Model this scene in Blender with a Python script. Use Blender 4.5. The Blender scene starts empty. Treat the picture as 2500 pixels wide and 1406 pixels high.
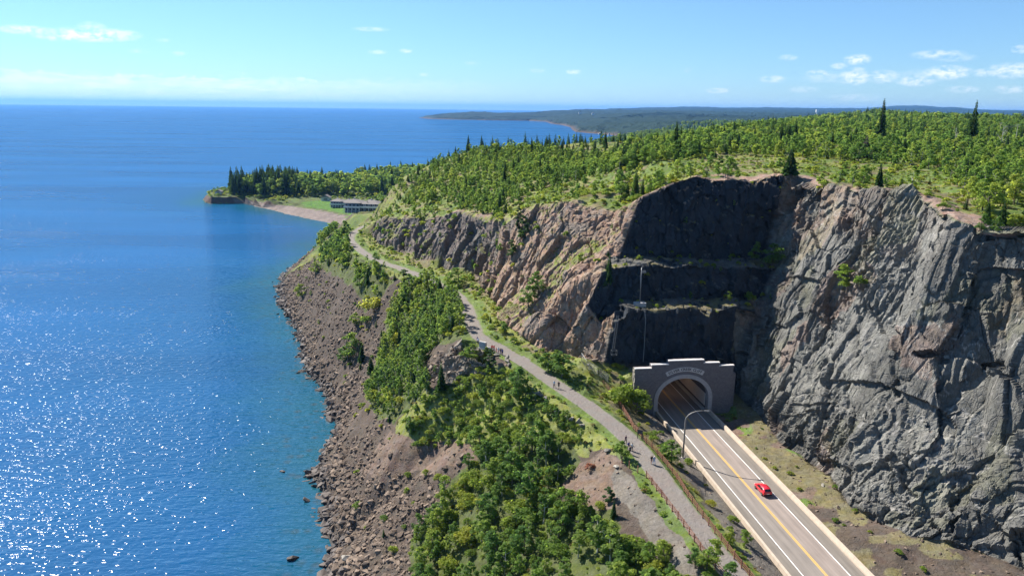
import bpy, bmesh, math, random
import numpy as np
from mathutils import Vector, Matrix
from mathutils.bvhtree import BVHTree
from mathutils.geometry import delaunay_2d_cdt

random.seed(7)
rng = np.random.default_rng(11)
sc = bpy.context.scene
COL = sc.collection
R = math.radians

# ------------------------------------------------------------------ camera
CAM_H = 103.0                      # metres above the lake
FPX = 1800.0                       # focal length in pixels of a 2500 px wide picture
PITCH = math.atan((703 - 265.4) / FPX)
ROLL = math.atan(0.0123)
_ct, _st = math.cos(PITCH), math.sin(PITCH)
FWD = np.array([0, _ct, -_st]); _R0 = np.array([1.0, 0, 0]); _U0 = np.array([0, _st, _ct])
RGT = math.cos(ROLL) * _R0 + math.sin(ROLL) * _U0
UPV = -math.sin(ROLL) * _R0 + math.cos(ROLL) * _U0
CAM = np.array([0, 0, CAM_H])
cam_data = bpy.data.cameras.new('camera'); cam = bpy.data.objects.new('camera', cam_data); COL.objects.link(cam)
cam_data.sensor_width = 36; cam_data.lens = 36 * FPX / 2500
cam_data.clip_start = 1.0; cam_data.clip_end = 150000
cam.matrix_world = Matrix(((RGT[0], UPV[0], -FWD[0], 0), (RGT[1], UPV[1], -FWD[1], 0), (RGT[2], UPV[2], -FWD[2], CAM_H), (0, 0, 0, 1)))
sc.camera = cam

# ------------------------------------------------------------------ sun, sky, exposure
SUN_AZ, SUN_EL = R(51), R(42.5)      # azimuth to the left of the viewing direction
SUN_DIR = Vector((-math.sin(SUN_AZ) * math.cos(SUN_EL), math.cos(SUN_AZ) * math.cos(SUN_EL), math.sin(SUN_EL)))
sl = bpy.data.lights.new('sun', 'SUN'); sl.energy = 4.8; sl.angle = R(0.53); sl.color = (1.0, 0.945, 0.86)
so = bpy.data.objects.new('sun', sl); COL.objects.link(so)
so.rotation_euler = SUN_DIR.to_track_quat('Z', 'Y').to_euler(); so.location = (0, 0, 400)
sc.view_settings.view_transform = 'Standard'; sc.view_settings.look = 'None'
sc.view_settings.gamma = 1.0; sc.view_settings.use_curve_mapping = False
sc.view_settings.exposure = 1.12
SKY_STRENGTH = 0.062

world = bpy.data.worlds.new('World'); sc.world = world; world.use_nodes = True
wn = world.node_tree; wn.nodes.clear(); wl = wn.links
def wnode(t, **k):
    n = wn.nodes.new(t)
    for a, b in k.items(): setattr(n, a, b)
    return n
sky = wnode('ShaderNodeTexSky', sky_type='NISHITA', sun_disc=False, sun_elevation=SUN_EL, sun_rotation=-SUN_AZ,
            altitude=100, air_density=1.0, dust_density=0.0, ozone_density=3.0)
bg = wnode('ShaderNodeBackground'); bg.inputs['Strength'].default_value = SKY_STRENGTH
wout = wnode('ShaderNodeOutputWorld')
tc = wnode('ShaderNodeTexCoord')
def vmath(op, a, b=None):
    n = wnode('ShaderNodeVectorMath', operation=op)
    for i, v in enumerate((a, b)):
        if v is None: continue
        if isinstance(v, (tuple, list)): n.inputs[i].default_value = v
        else: wl.new(v, n.inputs[i])
    return n
def wmath(op, a, b=None, c=None, clamp=False):
    n = wnode('ShaderNodeMath', operation=op, use_clamp=clamp)
    for i, v in enumerate((a, b, c)):
        if v is None: continue
        if isinstance(v, (int, float)): n.inputs[i].default_value = v
        else: wl.new(v, n.inputs[i])
    return n.outputs[0]
nrm = vmath('NORMALIZE', tc.outputs['Generated'])
sep = wnode('ShaderNodeSeparateXYZ'); wl.new(nrm.outputs[0], sep.inputs[0])
az = wmath('ARCTAN2', sep.outputs[0], sep.outputs[1])          # radians to the right of +Y
el = wmath('ARCSINE', sep.outputs[2])
comb = wnode('ShaderNodeCombineXYZ'); wl.new(az, comb.inputs[0]); wl.new(el, comb.inputs[1])
def sky_noise(sx, sy, detail, rough, off=0.0):
    mp = wnode('ShaderNodeMapping'); mp.inputs['Scale'].default_value = (sx, sy, 1); mp.inputs['Location'].default_value = (off, off * .7, 0)
    wl.new(comb.outputs[0], mp.inputs[0])
    n = wnode('ShaderNodeTexNoise'); n.inputs['Scale'].default_value = 1; n.inputs['Detail'].default_value = detail; n.inputs['Roughness'].default_value = rough
    wl.new(mp.outputs[0], n.inputs['Vector']); return n.outputs['Fac']
n_edge = sky_noise(95, 170, 5, .62)
n_fine = sky_noise(60, 130, 6, .65, 3.1)
def pix_dir(px, py):
    d = FWD + (px - 1250) / FPX * RGT - (py - 703) / FPX * UPV
    d = d / np.linalg.norm(d)
    return math.atan2(d[0], d[1]), math.asin(d[2])
# small cumulus clouds: (px, py, half width, half height, density)
CLOUDS = [(215,86,85,13,1.15),(160,90,55,10,1.0),(270,84,55,11,.95),(225,68,26,11,.6),(62,74,48,9,.85),(28,74,22,6,.5),
          (905,72,40,5,.55),(922,128,22,5,.5),(991,125,15,5,.65),(436,131,13,5,.5),(398,99,14,4,.35),(1037,183,12,4,.5),(1109,211,9,4,.6),
          (1400,176,17,6,.75),(1312,173,18,5,.35),(1678,172,8,5,.55),(1752,222,26,6,.7),(1886,194,28,8,.75),(1925,141,20,6,.55),
          (2094,146,26,11,.9),(2048,162,17,7,.6),(1995,182,24,9,.75),(2085,190,32,15,1.0),(2155,188,34,13,.75),(2095,170,14,5,.45),
          (2290,134,48,9,.65),(2235,198,36,11,.85),(2312,178,44,14,1.0),(2400,178,20,8,.6),(2468,173,42,15,.85),(2490,121,14,8,.7),
          (2350,219,30,7,.55),(2462,219,28,8,.65),(1960,219,30,7,.4),(2085,239,50,8,.3),(1155,155,20,4,.25),(340,125,20,5,.3),(2330,142,40,7,.4),(2250,186,50,14,.3),(2020,190,50,12,.3)]
msum = None
for (px, py, hw, hh, dens) in CLOUDS:
    a0, e0 = pix_dir(px, py)
    dx = wmath('MULTIPLY', wmath('SUBTRACT', az, a0), FPX / hw / 1.15)
    dy = wmath('MULTIPLY', wmath('SUBTRACT', el, e0), FPX / hh / 1.15)
    r2 = wmath('ADD', wmath('MULTIPLY', dx, dx), wmath('MULTIPLY', dy, dy))
    m = wmath('MULTIPLY', wmath('SUBTRACT', 1.02, r2, clamp=True), dens)
    msum = m if msum is None else wmath('MAXIMUM', msum, m)
cum = wmath('MULTIPLY', msum, wmath('MULTIPLY', wmath('SUBTRACT', n_edge, .37), 4.8, clamp=True))
cum = wmath('MULTIPLY', cum, .64, clamp=True)
# low bank of far cumulus over the lake
eb = wmath('MULTIPLY', wmath('SUBTRACT', wmath('ADD', .034, wmath('MULTIPLY', wmath('SUBTRACT', n_fine, .5), .034)), el), 220, clamp=True)
fade = wmath('MULTIPLY', wmath('SUBTRACT', .02, az), 2.6, clamp=True)
bank = wmath('MULTIPLY', wmath('MULTIPLY', eb, fade), wmath('MULTIPLY', el, 45, clamp=True))
bank = wmath('MULTIPLY', bank, wmath('ADD', .28, wmath('MULTIPLY', wmath('SUBTRACT', sky_noise(30, 160, 5, .6, 9.), .42), 2.2, clamp=True)), clamp=True)
call = wmath('MAXIMUM', cum, wmath('MULTIPLY', bank, .6))
hs = wnode('ShaderNodeHueSaturation'); hs.inputs['Hue'].default_value = .495; hs.inputs['Saturation'].default_value = 1.05; hs.inputs['Value'].default_value = 1.0
hz = wnode('ShaderNodeMix', data_type='RGBA', blend_type='MULTIPLY'); hz.inputs[0].default_value = 1.0
hzc = wnode('ShaderNodeMix', data_type='RGBA'); hzc.inputs[6].default_value = (.56, .80, 1.16, 1); hzc.inputs[7].default_value = (1.0, 1.01, 1.08, 1)
wl.new(wmath('MULTIPLY', el, 3.2, clamp=True), hzc.inputs[0]); wl.new(sky.outputs[0], hz.inputs[6]); wl.new(hzc.outputs[2], hz.inputs[7]); wl.new(hz.outputs[2], hs.inputs['Color'])
mixc = wnode('ShaderNodeMix', data_type='RGBA'); mixc.inputs[7].default_value = (10.5, 10.3, 10.2, 1)
wl.new(call, mixc.inputs[0]); wl.new(hs.outputs[0], mixc.inputs[6]); wl.new(mixc.outputs[2], bg.inputs['Color'])
wl.new(bg.outputs[0], wout.inputs['Surface'])
sc.cycles.use_denoising = True
try: sc.cycles.denoiser = 'OPENIMAGEDENOISE'
except Exception: pass
sc.cycles.max_bounces = 6; sc.cycles.diffuse_bounces = 3; sc.cycles.transmission_bounces = 4; sc.cycles.volume_bounces = 0
sc.cycles.sample_clamp_direct = 7.0; sc.cycles.sample_clamp_indirect = 4.0
sc.cycles.caustics_reflective = False; sc.cycles.caustics_refractive = False

# ------------------------------------------------------------------ projection helpers
def ray(px, py):
    return FWD + (px - 1250) / FPX * RGT - (py - 703) / FPX * UPV
def Z(px, py, z):                        # point seen at a pixel at height z
    d = ray(px, py); t = (z - CAM_H) / d[2]; return CAM + t * d
def D(px, py, depth):                    # point seen at a pixel at a depth along the optical axis
    return CAM + depth * ray(px, py)
def W(px, depth, z):                     # column, depth and height
    y = (depth - (CAM_H - z) * _st) / _ct
    return np.array([(px - 1250) / FPX * depth, y, z])
def PL(px, py, base=86.0, slope=0.02):   # pixel on the gently rising plateau
    d = ray(px, py)
    t = (base - slope * 212 - CAM_H) / (d[2] - slope)
    return CAM + t * d
def proj(P):
    P = np.asarray(P, float); q = P - CAM
    zc = q @ FWD; zs = np.where(zc > .1, zc, .1)
    return np.stack([1250 + FPX * (q @ RGT) / zs, 703 - FPX * (q @ UPV) / zs, zc], -1)
# road frame: origin at the tunnel mouth, u along the road into the hill, v to the right
ZR = 34.0
_a, _b = Z(1686, 1030, ZR), Z(2017, 1403, ZR)
U = (_a - _b); U[2] = 0; U /= np.linalg.norm(U)
V = np.array([U[1], -U[0], 0])
O = Z(1663, 1007, ZR)
O = _a + ((O - _a) @ U) * U              # keep the mouth on the centre line
def SV(s, v, z): return O + s * U + v * V + np.array([0, 0, z - ZR])
def S(px, py, s):                        # pixel on the upright plane at distance s along the road
    d = ray(px, py); t = ((O + s * U - CAM) @ U) / (d @ U); return CAM + t * d
ROAD_YAW = math.atan2(-U[0], U[1])       # rotation about z that takes +Y to U

# ------------------------------------------------------------------ noise
def _h(ix, iy, iz, seed):
    h = (ix.astype(np.int64) * 374761393 + iy.astype(np.int64) * 668265263 + iz.astype(np.int64) * 2147483647 + seed * 1274126177) & 0xffffffff
    h = ((h ^ (h >> 13)) * 1274126177) & 0xffffffff
    h = ((h ^ (h >> 16)) * 2246822519) & 0xffffffff
    return ((h ^ (h >> 15)) & 0xffffff) / float(0xffffff)
def vnoise(P, seed=0):
    i = np.floor(P).astype(np.int64); f = P - i; f = f * f * (3 - 2 * f); r = 0
    for dx in (0, 1):
        wx = f[:, 0] if dx else 1 - f[:, 0]
        for dy in (0, 1):
            wy = f[:, 1] if dy else 1 - f[:, 1]
            for dz in (0, 1):
                wz = f[:, 2] if dz else 1 - f[:, 2]
                r = r + wx * wy * wz * _h(i[:, 0] + dx, i[:, 1] + dy, i[:, 2] + dz, seed)
    return r * 2 - 1
def fbm(P, octs=4, seed=0, gain=.5):
    r = 0; a = 1.0; Q = np.array(P, float)
    for k in range(octs):
        r = r + a * vnoise(Q, seed + k); a *= gain; Q = Q * 2.03 + 7.3
    return r
def blocks(P, seed=0, tilt=.6):
    """fractured rock: every cell has its own offset and tilt; returns (height, gap to the next cell)"""
    i = np.floor(P).astype(np.int64); best = np.full(len(P), 1e9); second = np.full(len(P), 1e9); val = np.zeros(len(P))
    for dx in (-1, 0, 1):
        for dy in (-1, 0, 1):
            for dz in (-1, 0, 1):
                c = i + np.array([dx, dy, dz])
                jx, jy, jz = (_h(c[:, 0], c[:, 1], c[:, 2], seed + k) for k in (1, 2, 3))
                q = P - (c + np.stack([jx, jy, jz], 1))
                d = (q * q).sum(1)
                tx, ty, tz, o = (_h(c[:, 0], c[:, 1], c[:, 2], seed + k) * 2 - 1 for k in (4, 5, 6, 7))
                v = o + tilt * (q[:, 0] * tx + q[:, 1] * ty + q[:, 2] * tz) * 2
                nb = d < best
                second = np.where(nb, best, np.minimum(second, d)); val = np.where(nb, v, val); best = np.where(nb, d, best)
    return val, np.sqrt(second) - np.sqrt(best)
def inpoly(xy, poly):
    x, y = xy[:, 0], xy[:, 1]; r = np.zeros(len(xy), bool); n = len(poly)
    for k in range(n):
        x1, y1 = poly[k][0], poly[k][1]; x2, y2 = poly[(k + 1) % n][0], poly[(k + 1) % n][1]
        if y1 == y2: continue
        c = ((y1 > y) != (y2 > y)) & (x < (x2 - x1) * (y - y1) / (y2 - y1) + x1)
        r ^= c
    return r
def polydist(xy, line):
    best = np.full(len(xy), 1e18); line = np.asarray(line)[:, :2]
    for a, b in zip(line[:-1], line[1:]):
        ab = b - a; L = ab @ ab
        t = np.clip(((xy - a) @ ab) / max(L, 1e-9), 0, 1)
        d = xy - (a + t[:, None] * ab); best = np.minimum(best, (d * d).sum(1))
    return np.sqrt(best)
def resample(pts, step):
    """smooth (Catmull-Rom) curve through pts at about equal steps"""
    P = np.array(pts, float); P = np.vstack([2 * P[0] - P[1], P, 2 * P[-1] - P[-2]]); out = []
    for i in range(1, len(P) - 2):
        n = max(4, int(np.linalg.norm(P[i + 1] - P[i]) / step * 4)); t = np.linspace(0, 1, n, endpoint=False)[:, None]
        p0, p1, p2, p3 = P[i - 1], P[i], P[i + 1], P[i + 2]
        out.append(.5 * (2 * p1 + (p2 - p0) * t + (2 * p0 - 5 * p1 + 4 * p2 - p3) * t ** 2 + (3 * p1 - p0 - 3 * p2 + p3) * t ** 3))
    out.append(P[-2][None]); C = np.vstack(out)
    s = np.r_[0, np.cumsum(np.linalg.norm(np.diff(C, axis=0), axis=1))]
    m = max(2, int(s[-1] / step) + 1); q = np.linspace(0, s[-1], m)
    return np.stack([np.interp(q, s, C[:, k]) for k in range(3)], 1)
# ------------------------------------------------------------------ materials
def newmat(name):
    m = bpy.data.materials.new(name); m.use_nodes = True; nt = m.node_tree; nt.nodes.clear()
    out = nt.nodes.new('ShaderNodeOutputMaterial'); b = nt.nodes.new('ShaderNodeBsdfPrincipled'); nt.links.new(b.outputs[0], out.inputs[0])
    return m, nt, b, out
def N(nt, t, **k):
    n = nt.nodes.new(t)
    for a, b in k.items(): setattr(n, a, b)
    return n
def noise(nt, vec, scale, detail=4, rough=.55):
    n = N(nt, 'ShaderNodeTexNoise'); n.inputs['Scale'].default_value = scale; n.inputs['Detail'].default_value = detail; n.inputs['Roughness'].default_value = rough
    nt.links.new(vec, n.inputs['Vector']); return n
def rng_map(nt, val, a, b, c, d):
    n = N(nt, 'ShaderNodeMapRange'); n.inputs[1].default_value = a; n.inputs[2].default_value = b; n.inputs[3].default_value = c; n.inputs[4].default_value = d
    nt.links.new(val, n.inputs[0]); return n.outputs[0]
def mixcol(nt, fac, a, b, mode='MIX'):
    n = N(nt, 'ShaderNodeMix', data_type='RGBA', blend_type=mode)
    for s, v in ((0, fac), (6, a), (7, b)):
        if isinstance(v, (int, float)): n.inputs[s].default_value = v
        elif isinstance(v, tuple): n.inputs[s].default_value = v if len(v) == 4 else v + (1,)
        else: nt.links.new(v, n.inputs[s])
    return n.outputs[2]
def fmath(nt, op, a, b=None, clamp=False):
    n = N(nt, 'ShaderNodeMath', operation=op, use_clamp=clamp)
    for i, v in enumerate((a, b)):
        if v is None: continue
        if isinstance(v, (int, float)): n.inputs[i].default_value = v
        else: nt.links.new(v, n.inputs[i])
    return n.outputs[0]
def simple(name, col, rough=.7, var=.15, scale=3.0, metal=0, bump=0, spec=.3):
    m, nt, b, _ = newmat(name); tc = N(nt, 'ShaderNodeTexCoord')
    n = noise(nt, tc.outputs['Object'], scale, 4)
    f = rng_map(nt, n.outputs['Fac'], .25, .75, 1 - var, 1 + var)
    c = mixcol(nt, 1.0, col, f, 'MULTIPLY'); nt.links.new(c, b.inputs['Base Color'])
    b.inputs['Roughness'].default_value = rough; b.inputs['Metallic'].default_value = metal; b.inputs['Specular IOR Level'].default_value = spec
    if bump:
        bp = N(nt, 'ShaderNodeBump'); bp.inputs['Distance'].default_value = bump; bp.inputs['Strength'].default_value = .6
        nt.links.new(n.outputs['Fac'], bp.inputs['Height']); nt.links.new(bp.outputs[0], b.inputs['Normal'])
    return m
def terrain_mat():
    m, nt, b, _ = newmat('land'); L = nt.links
    at = N(nt, 'ShaderNodeAttribute', attribute_name='tint'); ar = N(nt, 'ShaderNodeAttribute', attribute_name='rock')
    g = N(nt, 'ShaderNodeNewGeometry'); P = g.outputs['Position']
    n1 = noise(nt, P, .22, 5, .6); n2 = noise(nt, P, 1.3, 4, .6); n3 = noise(nt, P, 5.0, 3, .6)
    f = fmath(nt, 'MULTIPLY', rng_map(nt, n1.outputs['Fac'], .3, .7, .78, 1.22), rng_map(nt, n2.outputs['Fac'], .3, .7, .78, 1.22))
    f = fmath(nt, 'MULTIPLY', f, rng_map(nt, n3.outputs['Fac'], .3, .7, .82, 1.18))
    c = mixcol(nt, at.outputs['Alpha'], at.outputs['Color'], f, 'MULTIPLY')
    hue = N(nt, 'ShaderNodeHueSaturation'); L.new(rng_map(nt, noise(nt, P, .35, 3).outputs['Fac'], .3, .7, .485, .515), hue.inputs['Hue'])
    L.new(rng_map(nt, noise(nt, P, .6, 3).outputs['Fac'], .3, .7, .75, 1.2), hue.inputs['Saturation']); L.new(c, hue.inputs['Color'])
    L.new(hue.outputs[0], b.inputs['Base Color'])
    # streaks: joints in the rock
    mp = N(nt, 'ShaderNodeMapping'); mp.inputs['Rotation'].default_value = (.5, .2, .3); mp.inputs['Scale'].default_value = (1.6, 1.6, .5); L.new(P, mp.inputs[0])
    v = N(nt, 'ShaderNodeTexVoronoi', feature='DISTANCE_TO_EDGE'); v.inputs['Scale'].default_value = .55; L.new(mp.outputs[0], v.inputs['Vector'])
    crack = rng_map(nt, v.outputs['Distance'], 0, .06, -1, 0)
    h = fmath(nt, 'ADD', fmath(nt, 'MULTIPLY', n2.outputs['Fac'], .5), fmath(nt, 'MULTIPLY', n3.outputs['Fac'], .22))
    h = fmath(nt, 'ADD', h, fmath(nt, 'MULTIPLY', fmath(nt, 'MULTIPLY', crack, ar.outputs['Fac']), .25))
    bp = N(nt, 'ShaderNodeBump'); bp.inputs['Distance'].default_value = .55; bp.inputs['Strength'].default_value = .8
    L.new(h, bp.inputs['Height']); L.new(bp.outputs[0], b.inputs['Normal'])
    b.inputs['Roughness'].default_value = .9; b.inputs['Specular IOR Level'].default_value = .15
    return m
M_LAND = terrain_mat()
def leaf_mat(name, cols, trans=.35, rough=.55):
    """cols: three greens chosen between from tree to tree and, less strongly, inside one crown"""
    m, nt, b, out = newmat(name); L = nt.links
    oi = N(nt, 'ShaderNodeObjectInfo'); tc = N(nt, 'ShaderNodeTexCoord'); g = N(nt, 'ShaderNodeNewGeometry')
    nz = noise(nt, tc.outputs['Object'], 2.2, 3, .6)
    nw = noise(nt, g.outputs['Position'], .035, 3, .6)
    r = fmath(nt, 'ADD', fmath(nt, 'MULTIPLY', oi.outputs['Random'], .8), fmath(nt, 'ADD', rng_map(nt, nz.outputs['Fac'], .3, .7, -.18, .28), rng_map(nt, nw.outputs['Fac'], .35, .65, -.22, .22)), clamp=True)
    cr = N(nt, 'ShaderNodeValToRGB'); e = cr.color_ramp.elements
    e[0].position = .05; e[0].color = cols[0] + (1,); e[1].position = .95; e[1].color = cols[2] + (1,)
    k = e.new(.5); k.color = cols[1] + (1,)
    L.new(r, cr.inputs[0])
    c = mixcol(nt, 1.0, cr.outputs[0], rng_map(nt, noise(nt, tc.outputs['Object'], 9, 2).outputs['Fac'], .3, .7, .72, 1.28), 'MULTIPLY')
    L.new(c, b.inputs['Base Color']); b.inputs['Roughness'].default_value = rough; b.inputs['Specular IOR Level'].default_value = .22
    t = N(nt, 'ShaderNodeBsdfTranslucent'); L.new(mixcol(nt, 1.0, c, (1.3, 1.25, .8), 'MULTIPLY'), t.inputs[0])
    mx = N(nt, 'ShaderNodeMixShader'); mx.inputs[0].default_value = trans; L.new(b.outputs[0], mx.inputs[1]); L.new(t.outputs[0], mx.inputs[2]); L.new(mx.outputs[0], out.inputs[0])
    return m
M_ASPEN = leaf_mat('leaf_aspen', [(.145, .245, .072), (.22, .325, .086), (.32, .39, .10)], .74)
M_BROAD = leaf_mat('leaf_broad', [(.125, .23, .066), (.215, .325, .08), (.345, .40, .095)], .74)
M_SHRUB = leaf_mat('leaf_shrub', [(.17, .27, .06), (.27, .345, .065), (.39, .40, .075)], .74)
M_SPRUCE = leaf_mat('needles', [(.04, .085, .03), (.06, .115, .034), (.095, .155, .04)], .4, .7)
M_DRYLEAF = leaf_mat('leaf_dry', [(.12, .085, .03), (.16, .12, .035), (.20, .17, .04)], .35)
M_REDLEAF = leaf_mat('leaf_rust', [(.25, .09, .05), (.30, .12, .06), (.34, .16, .08)], .3)
M_DEADNEEDLE = leaf_mat('needles_dead', [(.15, .13, .11), (.19, .165, .14), (.22, .19, .16)], .1)
M_BARK = simple('bark', (.13, .105, .085), .9, .35, 6)
M_BIRCH = simple('bark_pale', (.42, .40, .36), .8, .3, 7)
def water_mat():
    m, nt, b, out = newmat('lake_water'); L = nt.links
    g = N(nt, 'ShaderNodeNewGeometry'); P = g.outputs['Position']
    sd = N(nt, 'ShaderNodeAttribute', attribute_name='shore'); dist = sd.outputs['Fac']
    nb = noise(nt, P, .022, 4, .6)
    dj = fmath(nt, 'ADD', dist, rng_map(nt, nb.outputs['Fac'], .25, .75, -16, 16))
    f1 = rng_map(nt, dj, -4, 34, 0, 1); f2 = rng_map(nt, dj, 15, 110, 0, 1)
    c = mixcol(nt, f1, (.008, .078, .105), (.004, .070, .178)); c = mixcol(nt, f2, c, (.006, .080, .225))
    mp = N(nt, 'ShaderNodeMapping'); mp.inputs['Scale'].default_value = (.0016, .008, .01); mp.inputs['Rotation'].default_value = (0, 0, .08); L.new(P, mp.inputs[0])
    st = noise(nt, mp.outputs[0], 1, 5, .6)
    c = mixcol(nt, 1.0, c, rng_map(nt, st.outputs['Fac'], .3, .7, .8, 1.25), 'MULTIPLY')
    # sunken stones show through near the shore
    vr = N(nt, 'ShaderNodeTexVoronoi'); vr.inputs['Scale'].default_value = .23; L.new(P, vr.inputs['Vector'])
    stones = fmath(nt, 'MULTIPLY', rng_map(nt, vr.outputs['Distance'], .15, .38, 1, 0), rng_map(nt, dj, 3, 15, .75, 0))
    c = mixcol(nt, stones, c, (.035, .06, .055)); L.new(c, b.inputs['Base Color'])
    b.inputs['Roughness'].default_value = .6; b.inputs['Specular IOR Level'].default_value = 0
    def wave(sx, sy, rot, detail):
        q = N(nt, 'ShaderNodeMapping'); q.inputs['Scale'].default_value = (sx, sy, .3); q.inputs['Rotation'].default_value = (0, 0, rot); L.new(P, q.inputs[0])
        return noise(nt, q.outputs[0], 1, detail, .62).outputs['Fac']
    h = fmath(nt, 'ADD', fmath(nt, 'MULTIPLY', wave(.2, .52, .2, 1.5), 1.0), fmath(nt, 'ADD', fmath(nt, 'MULTIPLY', wave(.6, 1.25, -.3, 1), .4), fmath(nt, 'MULTIPLY', wave(.5, .22, .1, 1), .4)))
    gust = rng_map(nt, noise(nt, P, .011, 3, .55).outputs['Fac'], .32, .68, .55, 1.5)
    bp = N(nt, 'ShaderNodeBump'); bp.inputs['Distance'].default_value = .66; L.new(gust, bp.inputs['Strength']); bp.inputs['Strength'].default_value = 1.0
    L.new(h, bp.inputs['Height'])
    # surface reflection: Fresnel, weakened because steep wavelets hide part of the sky from each other
    gl = N(nt, 'ShaderNodeBsdfGlossy'); gl.inputs['Roughness'].default_value = .045; L.new(bp.outputs[0], gl.inputs['Normal'])
    fr = N(nt, 'ShaderNodeFresnel'); fr.inputs['IOR'].default_value = 1.33; L.new(bp.outputs[0], fr.inputs['Normal'])
    mx = N(nt, 'ShaderNodeMixShader'); L.new(fmath(nt, 'MINIMUM', fmath(nt, 'MULTIPLY', fr.outputs[0], .85), .27), mx.inputs[0])
    L.new(b.outputs[0], mx.inputs[1]); L.new(gl.outputs[0], mx.inputs[2]); L.new(mx.outputs[0], out.inputs[0])
    return m
M_WATER = water_mat()
# ------------------------------------------------------------------ control points of the land
def VPt(px, py, v):                      # pixel on the upright plane at distance v beside the road
    d = ray(px, py); t = ((O + v * V - CAM) @ V) / (d @ V); return CAM + t * d
TRAIL_PX = [(2080,1790,36.0),(1900,1540,36.3),(1793,1403,36.6),(1760,1361,37.1),(1704,1286,37.8),(1648,1212,38.6),(1593,1137,39.4),(1546,1081,40),(1490,1030,40.8),
            (1420,979,41.5),(1350,932,42.3),(1294,894,43),(1223,852,43.7),(1177,827,44.1),(1159,805,44.3),(1149,777,44.5),(1134,741,44.4),(1106,713,44),
            (1070,693,43.6),(1028,674,43),(974,654,42.3),(921,635,41.5),(885,613,41),(863,594,40.4),(856,580,40),(866,567,39.6),(885,556,39),(905,547.5,38.4)]
trail_c = [Z(*p) for p in TRAIL_PX] + [W(930, 450, 37.4), W(955, 520, 34), W(975, 600, 30)]
trail = resample(trail_c, 3.5)
tg = np.gradient(trail, axis=0); tg[:, 2] = 0; tg /= np.linalg.norm(tg, axis=1)[:, None]
tn = np.stack([tg[:, 1], -tg[:, 0], np.zeros(len(tg))], 1)          # to the right (inland)
TW = 2.05
t_left, t_right = trail - tn * TW, trail + tn * TW
SHORE_PX = [(830,2700),(835,2000),(815,1650),(800,1480),(792,1395),(815,1345),(800,1300),(780,1255),(800,1225),(782,1185),(752,1155),(778,1118),(822,1062),(818,1030),(795,1005),(800,975),
            (780,945),(748,905),(742,875),(735,850),(722,805),(700,765),(688,735),(684,700),(690,680),(712,655),(765,624),(780,600),(800,575),(824,549),
            (770,538),(738,530.5),(700,523),(666,514),(640,507.5),(618,502),(596,498),(575,497),(548,497.6),(515,497.6),(502,495),(496,487)]
shore = [Z(x, y, 0) for x, y in SHORE_PX]
shore += [W(505, 860, 0), W(560, 930, 0), W(700, 1050, 0), W(850, 1150, 0), W(990, 1200, 0), W(1150, 1350, 0), W(1300, 1700, 0), W(1450, 2300, 0)]
shore += [Z(x, y, 0) for x, y in [(1532,337),(1500,331.5),(1470,328),(1440,326),(1405,322.5),(1397,317),(1392,311),(1372,306),(1345,302.5),(1333,298),(1290,295.5),(1200,294.5),(1100,292.5),(1050,291),(1022,288.5)]]
shore += [W(1035, 8200, 0), W(1180, 9300, 0), W(1300, 11000, 0), W(1340, 14000, 0), W(1345, 22000, 0)]
verts, cedges = [], []
def add_line(pts, closed=False):
    i0 = len(verts); verts.extend([np.asarray(p, float) for p in pts])
    for k in range(len(pts) - 1): cedges.append((i0 + k, i0 + k + 1))
    if closed: cedges.append((i0 + len(pts) - 1, i0))
def add_pts(pts): verts.extend([np.asarray(p, float) for p in pts])
add_line(shore)
sh = np.array(shore); sg = np.gradient(sh, axis=0); sg[:, 2] = 0; sg /= np.linalg.norm(sg, axis=1)[:, None]
sn = np.stack([-sg[:, 1], sg[:, 0], np.zeros(len(sg))], 1)           # seaward
sdist = np.linalg.norm(sh[:, :2], axis=1)
skirt = sh + sn * (7 + .012 * sdist)[:, None]; skirt[:, 2] = -5
add_pts([p for p in skirt if polydist(p[None, :2], shore)[0] > 4])
add_line(t_left); add_line(t_right)
# shoulder on the lake side and the slope down to the boulders
def near_shore(p): return sh[:45][np.argmin(((sh[:45, :2] - p[:2]) ** 2).sum(1))]
dense_sh = resample(shore[:31], 4)
for k in range(1, len(trail) - 22, 2):
    p = t_left[k]; add_pts([p - tn[k] * 2.6 - np.array([0, 0, .35])])
    if k % 4: continue
    q = dense_sh[np.argmin(((dense_sh[:, :2] - p[:2]) ** 2).sum(1))]
    for t, jz in ((.2, .18), (.4, .40), (.62, .64), (.83, .86)):
        r = p * (1 - t) + q * t; r[2] = p[2] * (1 - jz) - .3; r += np.array([rng.normal() * 1.2, rng.normal() * 1.2, rng.normal() * .9 + (1.5 if t < .5 else 0)])
        add_pts([r])
# bare rock knob below the lookout
add_pts([Z(1120, 872, 42.5), Z(1085, 880, 40.5), Z(1150, 850, 43.6), Z(1180, 890, 41.5), Z(1060, 905, 36.5), Z(1110, 930, 33.5), Z(1170, 930, 36)])
# road bed and the ground beside it
for v0, z0 in ((-6.0, 33.55), (6.0, 33.55)):
    add_line([SV(s, v0, z0) for s in (-150, -120, -90, -60, -30, -10, .3)])
for s in range(-150, 0, 12):
    add_pts([SV(s, -7.0, 34.35 + .25 * math.sin(s * .2)), SV(s, 7.2, 34.1)])
for s in range(-60, -8, 10):
    add_pts([SV(s, -10.3, 35.6 + .3 * math.sin(s))])
add_pts([SV(-3, -9, 35), SV(-3, -12.3, 36.2), SV(0.2, -13.2, 38.5), SV(3, -14.5, 41.5), SV(5, -18, 43.2), SV(-4, -17, 39.3), SV(2, -22, 42.4), SV(-6, -13.5, 37)])
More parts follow.
